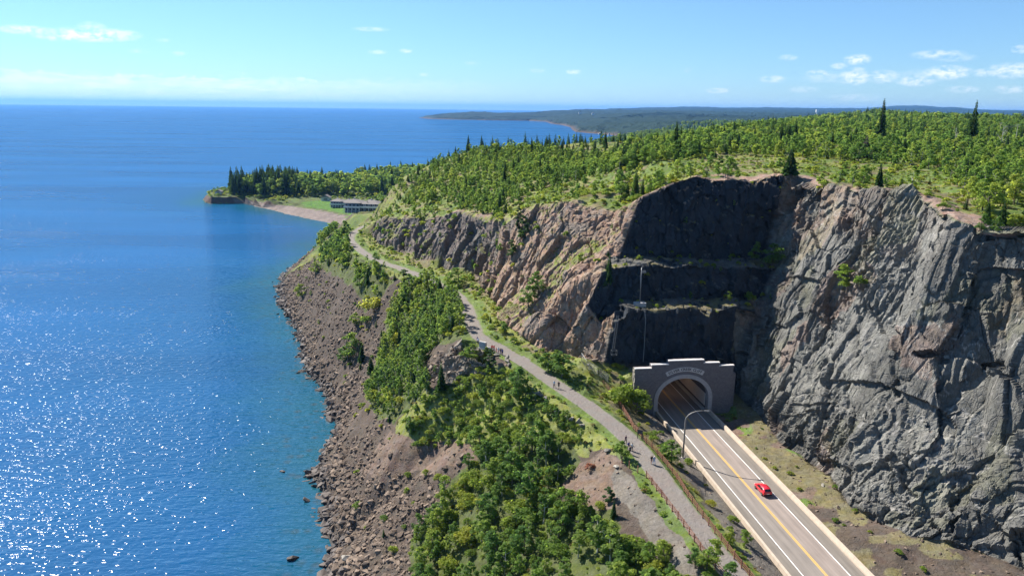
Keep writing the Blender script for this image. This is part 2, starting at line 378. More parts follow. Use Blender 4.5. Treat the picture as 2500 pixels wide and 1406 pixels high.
# behind the portal: fill held back by it
add_line([SV(.35, v, 33.6) for v in (-11.2, -5.9, 0, 5.9, 11.2)])
add_line([SV(1.1, v, 43.6) for v in (-11.4, -5, 0, 5, 11.0)])
add_line([SV(1.2, 12.2, 34.8), SV(7.0, 12.2, 35.4)])
# right hand rock wall: foot and crest
wall_foot = [Z(3300, 2100, 36), Z(2900, 1640, 36), Z(2650, 1470, 36), Z(2500, 1392, 36), Z(2441, 1364, 36), Z(2328, 1330, 36), Z(2221, 1311, 35.6), Z(2146, 1274, 35.2), Z(2076, 1236, 35),
             Z(2027, 1161, 35), Z(1957, 1107, 35), Z(1904, 1075, 35), Z(1861, 1021, 35), SV(4, 16.4, 35.4), SV(8.2, 16.6, 35.6)]
wall_crest = [W(3900, 118, 84), W(3200, 122, 84), W(2800, 126, 84), VPt(2600, 552, 43), VPt(2500, 549, 40), VPt(2401, 547, 37.5), VPt(2332, 541, 35.5), VPt(2305, 517, 36.5), VPt(2257, 481, 39), VPt(2237, 468, 40),
              VPt(2185, 466, 39.5), VPt(2141, 458, 38.6), VPt(2107, 463, 37.5), VPt(2018, 452, 37.5), S(1947, 429, 31.5)]
add_line(wall_foot); add_line(wall_crest)
wf, wc = np.array(wall_foot), np.array(wall_crest)
for f in (.25, .5, .75):                 # body of the wall: steep low down, easing near the top
    for k in range(1, 9):
        a = wf[2:13][k]; j = np.argmin(np.abs((wc - a) @ U)); b = wc[j]
        t = f; zt = t ** .88
        p = a + (b - a) * t; p[2] = a[2] + (b[2] - a[2]) * zt; add_pts([p])
# headwall in three lifts
def vw(z, s): return 16.5 + (z - 35.4) / 51.1 * 22.4
T1 = [S(1430, 876, 8.0), SV(8, -17, 44.2), SV(8, -11.4, 43.8), SV(8, 0, 43.8), SV(8, 11.2, 43.8), SV(8, 12.6, 35.6)]
add_line(T1 + [SV(8.2, 16.6, 35.6)][:0])
T1t = [S(x, y, 10) for x, y in ((1501, 759), (1530, 757), (1560, 758), (1600, 762), (1640, 756), (1700, 752), (1750, 758), (1800, 748), (1850, 752), (1885, 740))]
T1b = [S(1433, 745, 17.0)] + [p + 7.3 * U + np.array([0, 0, .6]) for p in T1t[1:]]
T1b[-1] = SV(17.3, vw(58.3, 17), 58.3)
T2t = [S(1470, 668, 19.2), S(1504, 655, 19.2), S(1530, 651, 19.2), S(1597, 646, 19.2), S(1650, 652, 19.2), S(1700, 648, 19.2), S(1760, 655, 19.2), S(1830, 650, 19.2), S(1893, 655, 19.2)]
T2b = [S(1487, 634, 26.0)] + [p + 7.0 * U + np.array([0, 0, .7]) for p in T2t[1:]]
T2b[-1] = SV(26.2, vw(65.4, 26), 65.4)
T3t = [S(1563, 485, 31.0), S(1600, 468, 31.0), S(1645, 447, 31.0), S(1700, 429, 31.0), S(1740, 440, 31.0), S(1790, 437, 31.0), S(1830, 443, 31.0), S(1880, 432, 31.0), S(1915, 428, 31.0), S(1947, 429, 31.5)]
for L in (T1t, T1b, T2t, T2b, T3t[:-1]): add_line(L)
add_pts([SV(13.5, vw(57.5, 13), 57.6), SV(22.5, vw(65, 22), 65.0)])
# seaward rock: foot, upper edge
G_PX = [(1419,873,43.2),(1366,857,43.6),(1319,852,44.2),(1273,823,44.8),(1216,782,45.4),(1213,741,45.6),(1181,706,45.2),(1156,676,45.2),(1113,667,45),(1063,649,44.5),(1021,636,43.6),(985,620,42.8),(942,608,41.8),(918,590,41.2),(907,574,41)]
G = [Z(*p) for p in G_PX]
B = [D(1383, 492, 214), D(1340, 503, 220), D(1287, 514, 228), D(1234, 542, 238), D(1185, 540, 258), D(1117, 517, 285), D(1049, 533, 301), D(985, 531, 325), D(940, 533, 345), D(918, 541, 366)]
add_line(G[1:]); add_line([G[0]] + []) if False else add_pts([G[0]])
add_line(B)
add_pts([D(1480, 600, 196), D(1440, 640, 194), D(1400, 700, 190), D(1340, 760, 192), D(1330, 640, 208), D(1290, 700, 210), D(1260, 620, 226), D(1420, 560, 205), D(1500, 520, 203), D(1470, 790, 181), D(1400, 810, 189)])
# crest of the wooded hill
CR = [D(912, 537, 386), D(925, 503, 390), D(950, 470, 393), D(990, 430, 396), D(1060, 396, 401), D(1130, 375, 406), D(1200, 361, 411), D(1300, 358, 426), D(1400, 383, 446), D(1480, 399, 466), D(1545, 386, 500)]
add_line(CR)
add_pts([D(1100, 435, 350), D(1200, 420, 335), D(1300, 425, 305), D(1200, 490, 285), D(1050, 480, 350), D(1400, 430, 320), D(1300, 480, 255), D(1450, 450, 260), D(1000, 490, 360), D(1500, 410, 350)])
for px in (930, 960, 1000, 1060, 1130, 1200, 1300, 1400, 1480, 1560):
    k = (px - 930) / 630
    add_pts([W(px, 440 + 60 * k, 40 + 30 * k), W(px, 500 + 90 * k, 26 + 30 * k), W(px, 640 + 160 * k, 12 + 18 * k)])
for px, dd, z in ((1100, 850, 9), (1250, 950, 14), (1400, 1000, 22), (1540, 1000, 40), (1200, 1150, 6), (1350, 1400, 8), (1500, 1600, 14), (1560, 2300, 12)): add_pts([W(px, dd, z)])
# plateau
for py, pxs in ((415, (1720, 1850, 2000, 2160, 2330, 2560, 2800)), (385, (1560, 1680, 1800, 1950, 2100, 2300, 2500, 2750, 3100)), (358, (1640, 1800, 2000, 2250, 2500, 2800, 3200)), (335, (1700, 1900, 2150, 2400, 2700, 3200)),
                (318, (1800, 2050, 2300, 2600, 3100)), (306, (1900, 2200, 2500, 2900, 3400)), (470, (2330, 2450, 2650, 2900)), (510, (2400, 2520, 2750)), (440, (2200, 2300, 2400, 2600))):
    for px in pxs:
        p = PL(px, py); p[2] += rng.normal() * .35; p = CAM + (p - CAM) * ((p[2] - CAM_H) / (p[2] - CAM_H)); add_pts([p])
add_pts([W(1620, 700, 74), W(1700, 900, 72)])
# headland with its beach
add_pts([Z(505, 475, 7.5), Z(517, 481, 7), Z(548, 481.5, 7), Z(575, 481, 7), Z(600, 482, 7.2), Z(534, 463, 9), Z(515, 468, 8)])
add_pts([Z(600, 494, 1.6), Z(630, 498, 2), Z(668, 505, 2.4), Z(720, 513, 3), Z(780, 521, 3.2), Z(840, 532, 3.6), Z(868, 543, 4)])
add_pts([Z(622, 484.5, 8), Z(655, 489, 8), Z(690, 495, 6), Z(740, 499, 5.5), Z(800, 507, 5), Z(860, 521, 5), Z(890, 533, 7), Z(600, 470, 9), Z(700, 478, 9), Z(800, 487, 7), Z(850, 491, 7), Z(905, 497, 8),
         Z(700, 466, 12), Z(850, 468, 12), Z(940, 474, 14), Z(980, 464, 15), Z(640, 462, 11), Z(900, 512, 6.5)])
add_pts([W(860, 520, 30), W(850, 590, 12), W(880, 600, 8), W(860, 470, 36.5)])
# far country
SKY = [(1400,268),(1470,266.5),(1600,263),(1680,261),(1750,265),(1850,262.5),(1950,264.5),(2080,266),(2150,262),(2200,257),(2260,262),(2330,268),(2500,271),(2700,272),(3200,276),(3800,280)]
for px, py in SKY:
    z = CAM_H + (250 + .0123 * px - py) * 5.4e-4 * 15000 - 8
    add_pts([W(px, 15000, z), W(px, 12500, 103 + (z - 103) * .55), W(px, 19000, 40)])
    if px >= 1600: add_pts([W(px, 9000, 95 + 8 * math.sin(px * .01))])
    if px >= 1600: add_pts([W(px, 5500, 68 + 8 * math.sin(px * .013))])
for px, dd, z in ((1600, 1500, 48), (1600, 2200, 42), (1600, 3000, 46), (1650, 4000, 55), (1780, 900, 80), (1800, 1300, 70), (1750, 2000, 52), (1900, 1250, 84), (2000, 1250, 92), (2080, 1250, 96), (2141, 1250, 102), (2190, 1250, 96),
                  (2250, 1250, 97), (2380, 1250, 92), (2500, 1250, 88), (2900, 1250, 92), (3400, 1000, 92), (2000, 900, 90), (2200, 900, 93), (2500, 900, 93), (2141, 1800, 72), (2400, 1800, 70), (2900, 1900, 74), (1900, 2000, 55),
                  (2000, 3200, 60), (2400, 3200, 66), (3000, 3200, 72), (1500, 3600, 30), (1450, 4500, 40), (1420, 6000, 55), (1370, 7000, 40), (1300, 7800, 42), (1230, 7900, 44), (1180, 7900, 50), (1120, 7800, 42), (1060, 7700, 24), (1350, 9500, 70), (1420, 9000, 80), (1500, 8000, 85)):
    add_pts([W(px, dd, z)])
add_pts([np.array([150, 20, 84.]), np.array([260, 60, 86.]), np.array([60, 20, 35.]), np.array([-10, 20, 20.])])

# ------------------------------------------------------------------ triangulate
V0 = np.array(verts)
res = delaunay_2d_cdt([Vector((p[0], p[1])) for p in V0], cedges, [], 0, 1e-4, True)
P2 = np.array([(v.x, v.y) for v in res[0]]); orig = res[3]
Zs = np.zeros(len(P2)); n_new = 0
for i, o in enumerate(orig):
    if o: Zs[i] = V0[o[0], 2]
    else:
        n_new += 1
        # crossing of two lines: take the height of the nearest line
        best = (1e9, 0)
        for a, b in cedges:
            A, Bq = V0[a], V0[b]; ab = Bq[:2] - A[:2]; t = np.clip((P2[i] - A[:2]) @ ab / max(ab @ ab, 1e-9), 0, 1)
            dd = np.linalg.norm(P2[i] - A[:2] - t * ab)
            if dd < best[0]: best = (dd, A[2] + t * (Bq[2] - A[2]))
        Zs[i] = best[1]
TV = np.column_stack([P2, Zs]); TF = np.array([f for f in res[2] if len(f) == 3])
_c = TV[TF].mean(1); _lake = inpoly(_c[:, :2], [(p[0], p[1]) for p in shore] + [(-60000, 22000), (-60000, -2000), (-200, -2000)])
_far = _lake & (polydist(_c[:, :2], shore) > .7 * (7 + .012 * np.linalg.norm(_c - CAM, axis=1)))
TF = TF[~((TV[TF][:, :, 2] <= -3).all(1) | _far)]
print('TIN', len(TV), 'verts', len(TF), 'faces, crossings', n_new)

# labels of the coarse faces: 0 slope and verges, 1 trail, 2 right wall, 3 headwall, 4 seaward rock, 5 hill and plateau, 6 headland, 7 far country
cen = TV[TF].mean(1); cxy = cen[:, :2]; LAB = np.zeros(len(TF), int)
dep = proj(cen)[:, 2]
xy = lambda L: [(p[0], p[1]) for p in L]
above = inpoly(cxy, xy(B) + xy(CR[::-1])) | inpoly(cxy, xy([B[0], S(1563, 485, 31)] + T3t[1:] + [wall_crest[k] for k in range(len(wall_crest) - 2, -1, -1)]) + [(400, 0), (9000, 0), (9000, 4000), (200, 640)] + xy(CR[::-1]) + xy(B[::-1])[:-1])
LAB[above] = 5
LAB[inpoly(cxy, xy(wall_foot) + xy([SV(8.2, 16.6, 0), T1b[-1], T2b[-1]]) + xy(wall_crest[::-1]))] = 2
hw = inpoly(cxy, xy(T1) + xy([SV(8.2, 16.6, 0), T1b[-1], T2b[-1], T3t[-1]]) + xy(T3t[::-1]) + xy([T2b[0], T2t[0], T1b[0], T1t[0]]))
LAB[hw] = 3
LAB[inpoly(cxy, xy(G) + xy(B[::-1]) + xy([T3t[0], T2b[0], T2t[0], T1b[0], T1t[0], T1[0]]))] = 4
LAB[inpoly(cxy, xy(B) + xy(CR[::-1])) & (LAB == 0)] = 5
behind = (dep > 400) & (LAB == 0) & (cen[:, 0] > -110) & (cen[:, 2] > 10)
LAB[behind] = 5
LAB[(LAB == 0) & (dep > 560)] = 6
LAB[(dep > 1300) & np.isin(LAB, (0, 5, 6))] = 7
LAB[inpoly(cxy, xy(t_left) + xy(t_right[::-1]))] = 1

# ------------------------------------------------------------------ refine until every edge is about a pixel and a half
def refine(Vt, F, L, rounds=14):
    for it in range(rounds):
        e = np.vstack([F[:, [0, 1]], F[:, [1, 2]], F[:, [2, 0]]]); e.sort(1)
        key = e[:, 0].astype(np.int64) * len(Vt) + e[:, 1]
        uk, inv = np.unique(key, return_inverse=True)
        ue = np.stack([uk // len(Vt), uk % len(Vt)], 1)
        A, Bq = Vt[ue[:, 0]], Vt[ue[:, 1]]; ln = np.linalg.norm(A - Bq, axis=1)
        mid = (A + Bq) / 2; pr = proj(mid); dist = np.linalg.norm(mid - CAM, axis=1)
        k = np.full(len(ue), 1.55)
        elab = np.full(len(ue), 9); np.minimum.at(elab, inv, np.tile(np.array([1.7, 2.2, 1.0, 1.05, 1.0, 3.6, 2.6, 4.5])[L], 3))
        k = k * elab
        off = (pr[:, 2] < 5) | (pr[:, 0] < -60) | (pr[:, 0] > 2560) | (pr[:, 1] > 1470) | (pr[:, 1] < 180)
        k = np.where(off, k * 7, k)
        tgt = np.maximum(dist * k / 737.0, .34)
        ratio = ln / tgt; mark = ratio > 1.3
        m = mark[inv].reshape(3, -1).T; r = ratio[inv].reshape(3, -1).T
        # make sure the longest edge of a split triangle is split too
        for _ in range(3):
            anym = m.any(1); lg = r.argmax(1); need = anym & ~m[np.arange(len(F)), lg]
            if not need.any(): break
            gi = inv.reshape(3, -1).T[np.arange(len(F)), lg][need]; mark[gi] = True; m = mark[inv].reshape(3, -1).T
        if not mark.any(): break
        mid_id = np.full(len(ue), -1); ids = np.nonzero(mark)[0]; mid_id[ids] = len(Vt) + np.arange(len(ids))
        Vt = np.vstack([Vt, mid[ids]])
        M = mid_id[inv].reshape(3, -1).T; cnt = m.sum(1); outF, outL = [], []
        z = cnt == 0; outF.append(F[z]); outL.append(L[z])
        z = cnt == 3; a, b, c = F[z].T; x, y, w = M[z].T
        outF += [np.stack(q, 1) for q in ((a, x, w), (x, b, y), (w, y, c), (x, y, w))]; outL += [L[z]] * 4
        for s in range(3):
            z = (cnt == 1) & m[:, s]; a, b, c = F[z][:, s], F[z][:, (s + 1) % 3], F[z][:, (s + 2) % 3]; x = M[z][:, s]
            outF += [np.stack((a, x, c), 1), np.stack((x, b, c), 1)]; outL += [L[z]] * 2
            z = (cnt == 2) & ~m[:, s]; a, b, c = F[z][:, s], F[z][:, (s + 1) % 3], F[z][:, (s + 2) % 3]; y, w = M[z][:, (s + 1) % 3], M[z][:, (s + 2) % 3]
            outF += [np.stack((a, b, y), 1), np.stack((a, y, w), 1), np.stack((w, y, c), 1)]; outL += [L[z]] * 3
        F = np.vstack(outF); L = np.concatenate(outL)
    return Vt, F, L
GV, GF, GL = refine(TV, TF, LAB)
print('refined', len(GV), len(GF), [int((GL == k).sum()) for k in range(8)])

# ------------------------------------------------------------------ displacement: rock, scree, soil
def vert_normals(Vt, F):
    n = np.cross(Vt[F[:, 1]] - Vt[F[:, 0]], Vt[F[:, 2]] - Vt[F[:, 0]]); N = np.zeros_like(Vt)
    for k in range(3): np.add.at(N, F[:, k], n)
    return N / np.maximum(np.linalg.norm(N, axis=1), 1e-9)[:, None]
def smooth_attr(a, F, n, fixed=None):
    e = np.vstack([F[:, [0, 1]], F[:, [1, 2]], F[:, [2, 0]]])
    deg = np.bincount(e.ravel(), minlength=len(a))
    for _ in range(n):
        s = np.bincount(e[:, 0], a[e[:, 1]], len(a)) + np.bincount(e[:, 1], a[e[:, 0]], len(a))
        a = .4 * a + .6 * s / np.maximum(deg, 1)
        if fixed is not None: a[fixed] = 0
    return a
def face_to_vert(val):
    s = np.zeros(len(GV)); c = np.zeros(len(GV))
    for k in range(3): np.add.at(s, GF[:, k], val); np.add.at(c, GF[:, k], 1)
    return s / np.maximum(c, 1)
on_trail = np.zeros(len(GV), bool); on_trail[GF[GL == 1].ravel()] = True
is_wall, is_head, is_sea = (face_to_vert((GL == k).astype(float)) for k in (2, 3, 4))
amp_ground = smooth_attr(face_to_vert(np.array([.55, 0, 0, 0, 0, .8, .6, 0])[GL]), GF, 4, on_trail)
a_wall = smooth_attr(is_wall, GF, 6, on_trail); a_head = smooth_attr(is_head, GF, 3, on_trail); a_sea = smooth_attr(is_sea, GF, 6, on_trail)
# road bed stays flat
kpx = proj(GV); knob = inpoly(kpx[:, :2], [(1040,915),(1080,868),(1130,835),(1195,855),(1215,890),(1130,935),(1085,948)]) & (face_to_vert((GL == 0).astype(float)) > .5) & (kpx[:, 2] < 230)
a_knob = smooth_attr(knob.astype(float), GF, 6, on_trail)
q = GV - O; rs, rv = q @ U, q @ V
bed = (np.abs(rv) < 6.6) & (rs < .6); near_bed = np.clip((np.abs(rv) - 6.6) / 4, 0, 1); near_bed[rs > .6] = 1
amp_ground = amp_ground * np.where(rs < 1, near_bed, 1)
a_wall = a_wall * np.where(rs < 1, np.clip((np.abs(rv) - 8) / 6, 0, 1), 1)
VN = vert_normals(GV, GF)
disp = np.zeros(len(GV))
g = GV
disp += amp_ground * (fbm(g / 9.0, 3, 3) * .8 + fbm(g / 2.6, 2, 9) * .3)
m = a_knob > .01; bk, gk = blocks(g[m] @ np.array([[.8, .2, .5], [-.3, .9, .1], [-.5, .1, .8]]) / np.array([5, 2.2, 2.6]), 900, .8); bk2, gk2 = blocks(g[m] / 1.3, 950, .7)
disp[m] += a_knob[m] * (.9 * bk + .35 * bk2 - .4)
# right wall: leaning slabs, fractures running up to the right
m = a_wall > .01; p = g[m]
t_dir = U * -.12 - np.array([0, 0, 1]) * 1.0; t_dir /= np.linalg.norm(t_dir)          # direction the fractures run
s_dir = np.cross(t_dir, V); s_dir /= np.linalg.norm(s_dir)
fr = np.stack([p @ t_dir, p @ s_dir, p @ V], 1)
wob = np.stack([fbm(p / 6, 2, 21), fbm(p / 6, 2, 31), fbm(p / 6, 2, 41)], 1)
b1, g1 = blocks(fr / np.array([24, 5.2, 9]) + wob * .08, 100, .42)
b2, g2 = blocks(fr / np.array([4.6, 2.0, 4]) + wob * .10, 200, .55)
b3, g3 = blocks(fr / np.array([2.1, .75, 1.5]) + wob * .15, 300, .7)
rugged = np.clip(.5 + 1.1 * fbm(p / 19 + 5, 2, 77), .12, 1.25)
cb, cg_ = blocks(np.stack([fr[:, 0] / 9, fr[:, 1] / 13, fr[:, 2] / 9], 1), 350, .35)
dw = 1.2 * fbm(p / 26, 2, 51) + .55 * b1 + .4 * cb + (.36 * b2 + .28 * b3) * rugged + .12 * fbm(np.stack([fr[:, 0] / 5, fr[:, 1] / .8, fr[:, 2] / 5], 1), 3, 57)
pn = fbm(np.stack([fr[:, 0] / 15, fr[:, 1] / 6.5, fr[:, 2] / 9], 1) + wob * .10 + b2[:, None] * .05, 2, 58) * 2.6 + .55 * cb + .5 * b1
pq = np.floor(pn); pf_ = pn - pq; dw = dw + .75 * (pq + np.clip((pf_ - .8) / .2, 0, 1))
pn = fbm(np.stack([fr[:, 0] / 5, fr[:, 1] / 2.6, fr[:, 2] / 4], 1) + wob * .12, 2, 59) * 2.0 + .6 * b2
pq = np.floor(pn); pf_ = pn - pq; dw = dw + .38 * (pq + np.clip((pf_ - .75) / .25, 0, 1)) * rugged - .35 * np.clip(.05 - g1, 0, .05) * 20 - .2 * np.clip(.08 - g2, 0, .08) * 12 * rugged
npx = kpx[m]
for cx, cy, ax_, ay_, dp_ in ((2255, 866, 26, 8, 2.6), (2312, 886, 18, 6, 2.2), (2432, 890, 30, 10, 2.2), (2492, 1330, 16, 30, 2.4), (2330, 1250, 12, 46, 1.2), (2205, 1165, 9, 24, 1.4), (2120, 610, 26, 6, 1.3), (2060, 545, 8, 22, 1.4), (2180, 950, 9, 20, 1.2), (1975, 985, 40, 4, .8)):
    e_ = ((npx[:, 0] - cx + 6 * wob[:, 0]) / ax_) ** 2 + ((npx[:, 1] - cy + 5 * wob[:, 1]) / ay_) ** 2
    e_ = e_ + .75 * b2 + .35 * b3
    dw = dw - dp_ * np.clip(1.25 - e_, 0, .5) * 2
disp[m] += a_wall[m] * dw * .86
# headwall lifts: blasted rock with upright ribs
m = a_head > .01; p = g[m]
fr = np.stack([p @ V, p @ U, p[:, 2]], 1); wob = np.stack([fbm(p / 5, 2, 22), fbm(p / 5, 2, 32), fbm(p / 5, 2, 42)], 1)
b1, g1 = blocks(fr / np.array([5.0, 5, 8]) + wob * .2, 400, .8); b2, g2 = blocks(fr / np.array([1.7, 2, 3.0]) + wob * .2, 500, .8)
dh = .8 * fbm(p / 11, 2, 52) + .75 * b1 + .38 * b2 + .2 * fbm(np.stack([fr[:, 0] / .8, fr[:, 1] / .8, fr[:, 2] / 9], 1), 2, 63)
upz = np.clip((VN[m][:, 2] - .6) / .3, 0, 1)
disp[m] += a_head[m] * (dh * (1 - .55 * upz))
# seaward rock: slabs dipping to the lake, joints across them
m = a_sea > .01; p = g[m]
dipx = V * .62 + np.array([0, 0, .78]); along = U
fr = np.stack([p @ dipx, p @ along, p @ np.cross(dipx, along)], 1)
skew = np.stack([fr[:, 0] * .97 + fr[:, 1] * .24, -fr[:, 0] * .24 + fr[:, 1] * .97, fr[:, 2]], 1)
wob = np.stack([fbm(p / 6, 2, 23), fbm(p / 6, 2, 33), fbm(p / 6, 2, 43)], 1)
b1, g1 = blocks(skew / np.array([15, 6, 7]) + wob * .15, 600, .55); b2, g2 = blocks(skew / np.array([5.0, 2.4, 3.4]) + wob * .12, 700, .5); b3, g3 = blocks(skew / np.array([1.7, 1.0, 1.3]) + wob * .15, 800, .8)
far_s = np.clip((p @ U - O @ U - 50) / 25, 0, 1)
ds = 1.5 * fbm(p / 21, 2, 53) + (.75 + .4 * far_s) * b1 + (.3 + .15 * far_s) * b2 + .16 * b3 - .45 * np.clip(.05 - g1, 0, .05) * 20 - .22 * np.clip(.07 - g2, 0, .07) * 14
disp[m] += a_sea[m] * ds
GV = GV + VN * disp[:, None]
# steps across the far part of the seaward rock: each rises abruptly on the side towards the camera
sdir = np.array([-.35, .94]); su = g[:, :2] @ sdir
B_a = np.array(B); base_u = 232.0
teeth = [(243, 14, 6), (264, 17, 6.5), (288, 19, 6), (312, 22, 5), (340, 26, 4.5)]
mask = smooth_attr(is_sea, GF, 14, on_trail)
wv = fbm(np.column_stack([g[:, :2] / 14, g[:, 2] / 9]), 2, 88) * 3.2
tooth = np.zeros(len(g))
for u0, Lr, A in teeth:
    x = su + wv - u0
    tooth += np.where(x < 0, 0, np.where(x < 1.6, x / 1.6, np.clip(1 - (x - 1.6) / Lr, 0, 1))) * A
GV[:, 2] += np.clip(mask * 1.15, 0, 1) * tooth * np.clip((su - 230) / 14, 0, 1) * np.clip(polydist(g[:, :2], B) / 8 - .1, 0, 1)
# scalloped boulders edge: keep the water line near its place
wet = (g[:, 2] < .01) & (GL.min() == 0)
# far woods as seen from afar: rough canopy
isfar = face_to_vert((GL == 7).astype(float)); fdist = np.linalg.norm(GV - CAM, axis=1)
fm = (isfar > .99) & (GV[:, 2] > 1.0); pf = GV[fm]
GV[fm, 2] += np.clip((fdist[fm] - 2300) / 600, 0, 1) * (9 + 7 * fbm(pf / 28, 2, 5) + 4 * vnoise(pf / 11, 15)) + np.clip((fdist[fm] - 4500) / 3000, 0, 1) * 10 * fbm(pf / 260, 3, 25)
GV[bed, 2] = np.minimum(GV[bed, 2], 33.6)

# opening for the tunnel
q = GV - O; rs, rv = q @ U, q @ V
def arch_h(v, a=6.55, spring=3.3, rise=5.5):
    return np.where(np.abs(v) < a, spring + rise * np.sqrt(np.clip(1 - (v / a) ** 2, 0, 1)), 0)
fc = GV[GF].mean(1); fq = fc - O; fs, fv = fq @ U, fq @ V
inside = (fs > .2) & (fs < 40) & (np.abs(fv) < 6.5) & (fc[:, 2] - ZR < arch_h(fv))
keep = ~inside; GF, GL = GF[keep], GL[keep]

# ------------------------------------------------------------------ cover colours (what grows or lies where)
PAL = {'grass': (.105, .145, .036), 'verge': (.165, .18, .05), 'dry': (.15, .13, .068), 'floor': (.075, .09, .03), 'scree': (.085, .066, .052), 'soil': (.15, .108, .082), 'gravel': (.145, .128, .108),
       'grey': (.162, .158, .142), 'brown': (.28, .195, .138), 'dark': (.036, .041, .048), 'beach': (.195, .155, .135), 'lawn': (.075, .16, .02), 'pink': (.24, .165, .13), 'path': (.205, .18, .16), 'far': (.009, .028, .019), 'knob': (.23, .195, .155), 'redrock': (.12, .08, .065)}  # dark: fresh-cut rock, its colour deepened further to carry the headwall's shade
COVER = [  # later entries win; pixels of the photograph, mapped onto the land once
 ('verge', [(905,545),(850,560),(845,600),(880,640),(960,675),(1060,715),(1110,770),(1120,800),(1140,760),(1095,700),(1040,670),(960,630),(905,605),(880,585)]),
 ('floor', [(775,575),(805,555),(845,560),(865,620),(940,650),(960,690),(900,760),(850,690),(790,660),(765,620)]),
 ('floor', [(1000,690),(1090,690),(1135,770),(1140,830),(1055,850),(1030,920),(1060,960),(1010,990),(960,1040),(900,1000),(920,880),(945,760)]),
 ('verge', [(1060,955),(1200,890),(1290,930),(1430,1060),(1425,1095),(1300,1100),(1180,1080),(1100,1098),(985,1110),(965,1045),(1010,990)]),
 ('verge', [(1270,890),(1400,980),(1500,1080),(1520,1120),(1420,1070),(1330,990),(1250,930)]),
 ('floor', [(1190,1080),(1370,1060),(1410,1120),(1390,1180),(1340,1200),(1390,1250),(1480,1240),(1500,1310),(1580,1340),(1720,1370),(1800,1450),(1900,1700),(930,1700),(1010,1400),(1010,1310),(1065,1250),(1110,1180)]),
 ('knob', [(1040,915),(1080,870),(1130,835),(1190,855),(1210,890),(1130,930),(1085,945)]),
 ('soil', [(1400,1110),(1470,1090),(1520,1130),(1500,1240),(1400,1240),(1360,1190)]),
 ('gravel', [(1500,1150),(1560,1170),(1640,1280),(1720,1390),(1640,1380),(1560,1300),(1490,1230)]),
 ('soil', [(880,1150),(950,1060),(1080,1090),(1150,1080),(1160,1130),(1060,1150),(930,1180)]),
 ('scree', [(800,1200),(930,1175),(1060,1150),(1130,1140),(1060,1250),(1005,1310),(1005,1420),(700,1420)]),
]
def mesh_cover():
    pr = proj(GV); px = pr[:, :2]
    jit = np.stack([fbm(GV / 7, 3, 61), fbm(GV / 7, 3, 71)], 1) * np.clip(2600 / np.maximum(pr[:, 2], 20), 1, 26)[:, None]
    pj = px + jit
    C = np.zeros((len(GV), 3)); lab_v = np.zeros((len(GV), 8))
    for k in range(8): lab_v[:, k] = face_to_vert((GL == k).astype(float))
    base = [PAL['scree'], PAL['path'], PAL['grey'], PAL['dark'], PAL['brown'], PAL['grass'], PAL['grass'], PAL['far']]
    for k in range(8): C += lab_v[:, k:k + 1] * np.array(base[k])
    slope = lab_v[:, 0] > .5
    for name, poly in COVER:
        mm = inpoly(pj, poly) & slope; C[mm] = PAL[name]
    N = vert_normals(GV, GF); up = N[:, 2]
    n1 = fbm(GV / 12, 3, 81); n2 = fbm(GV / 4, 3, 91)
    qq = GV - O; s_, v_ = qq @ U, qq @ V
    # land between the trail and the road and the ditch below the right wall
    dl = polydist(GV[:, :2], trail)
    side = np.zeros(len(GV)); idx = np.full(len(GV), 0)
    zone = slope & (v_ > -28) & (s_ < 6) & (px[:, 0] > 1380)
    right_of = inpoly(GV[:, :2], xy(trail) + [(900, 600), (900, -50)])
    m1 = zone & right_of & (v_ < 7)
    C[m1] = np.where((v_[m1] + 2.2 * n2[m1] > -11.5)[:, None], PAL['gravel'], np.where((dl[m1] + 1.5 * n2[m1] < 6)[:, None], PAL['verge'], PAL['dry']))
    m2 = slope & right_of & (v_ >= 6.3) & (s_ < 8)
    C[m2] = np.where((n2[m2] + .6 * n1[m2] > .25)[:, None], PAL['soil'], np.where((n1[m2] > .15)[:, None], PAL['grass'], PAL['dry']))
    fw = m2 & (px[:, 1] > 1240); C[fw] = np.where((n2[fw] > -.1)[:, None], PAL['scree'], PAL['dry'])
    # verge strip beside the trail
    vs = slope & right_of & (s_ > -5) & (v_ < -12)
    C[vs] = np.where((n2[vs] > .42)[:, None], PAL['dry'], np.where((dl[vs] < 5.5)[:, None], PAL['grass'], PAL['verge']))
    near = slope & (dl < 4.2 + n2) & (pr[:, 2] < 460); C[near] = PAL['grass']
    # hill and plateau: meadow, bare rock near the edge
    hp = lab_v[:, 5] > .5
    C[hp] = np.where((n2[hp] + .5 * n1[hp] > .35)[:, None], PAL['dry'], np.where((n1[hp] > -.1)[:, None], PAL['verge'], PAL['grass']))
    edge = np.minimum(np.minimum(polydist(GV[:, :2], wall_crest), polydist(GV[:, :2], T3t)), polydist(GV[:, :2], B) + 3.2)
    er = hp & (edge + 6 * n2 + 4 * n1 < 3.6) & (pr[:, 2] < 330); C[er] = PAL['pink']
    # ledges and tops of the rock carry weathered colour, soil and moss
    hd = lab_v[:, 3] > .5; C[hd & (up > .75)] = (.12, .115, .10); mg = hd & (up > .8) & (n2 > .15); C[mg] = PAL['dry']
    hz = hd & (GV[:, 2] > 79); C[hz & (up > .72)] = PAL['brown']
    wl_ = lab_v[:, 2] > .5
    topz = np.clip((GV[:, 2] - 70 + 9 * n1) / 10, 0, 1) * wl_ * np.clip(.7 + n2, 0, 1) * np.clip((2230 - px[:, 0]) / 260, .15, .8)
    C += (np.array(PAL['brown']) * .92 - C) * topz[:, None]
    pk = wl_ & (fbm(GV / np.array([9, 9, 16]), 3, 95) > .52); C[pk] = C[pk] * .5 + np.array(PAL['pink']) * .45
    gn = wl_ & (fbm(GV / np.array([11, 11, 14]), 3, 96) > .35); C[gn] = C[gn] * .6 + np.array((.16, .16, .105)) * .42
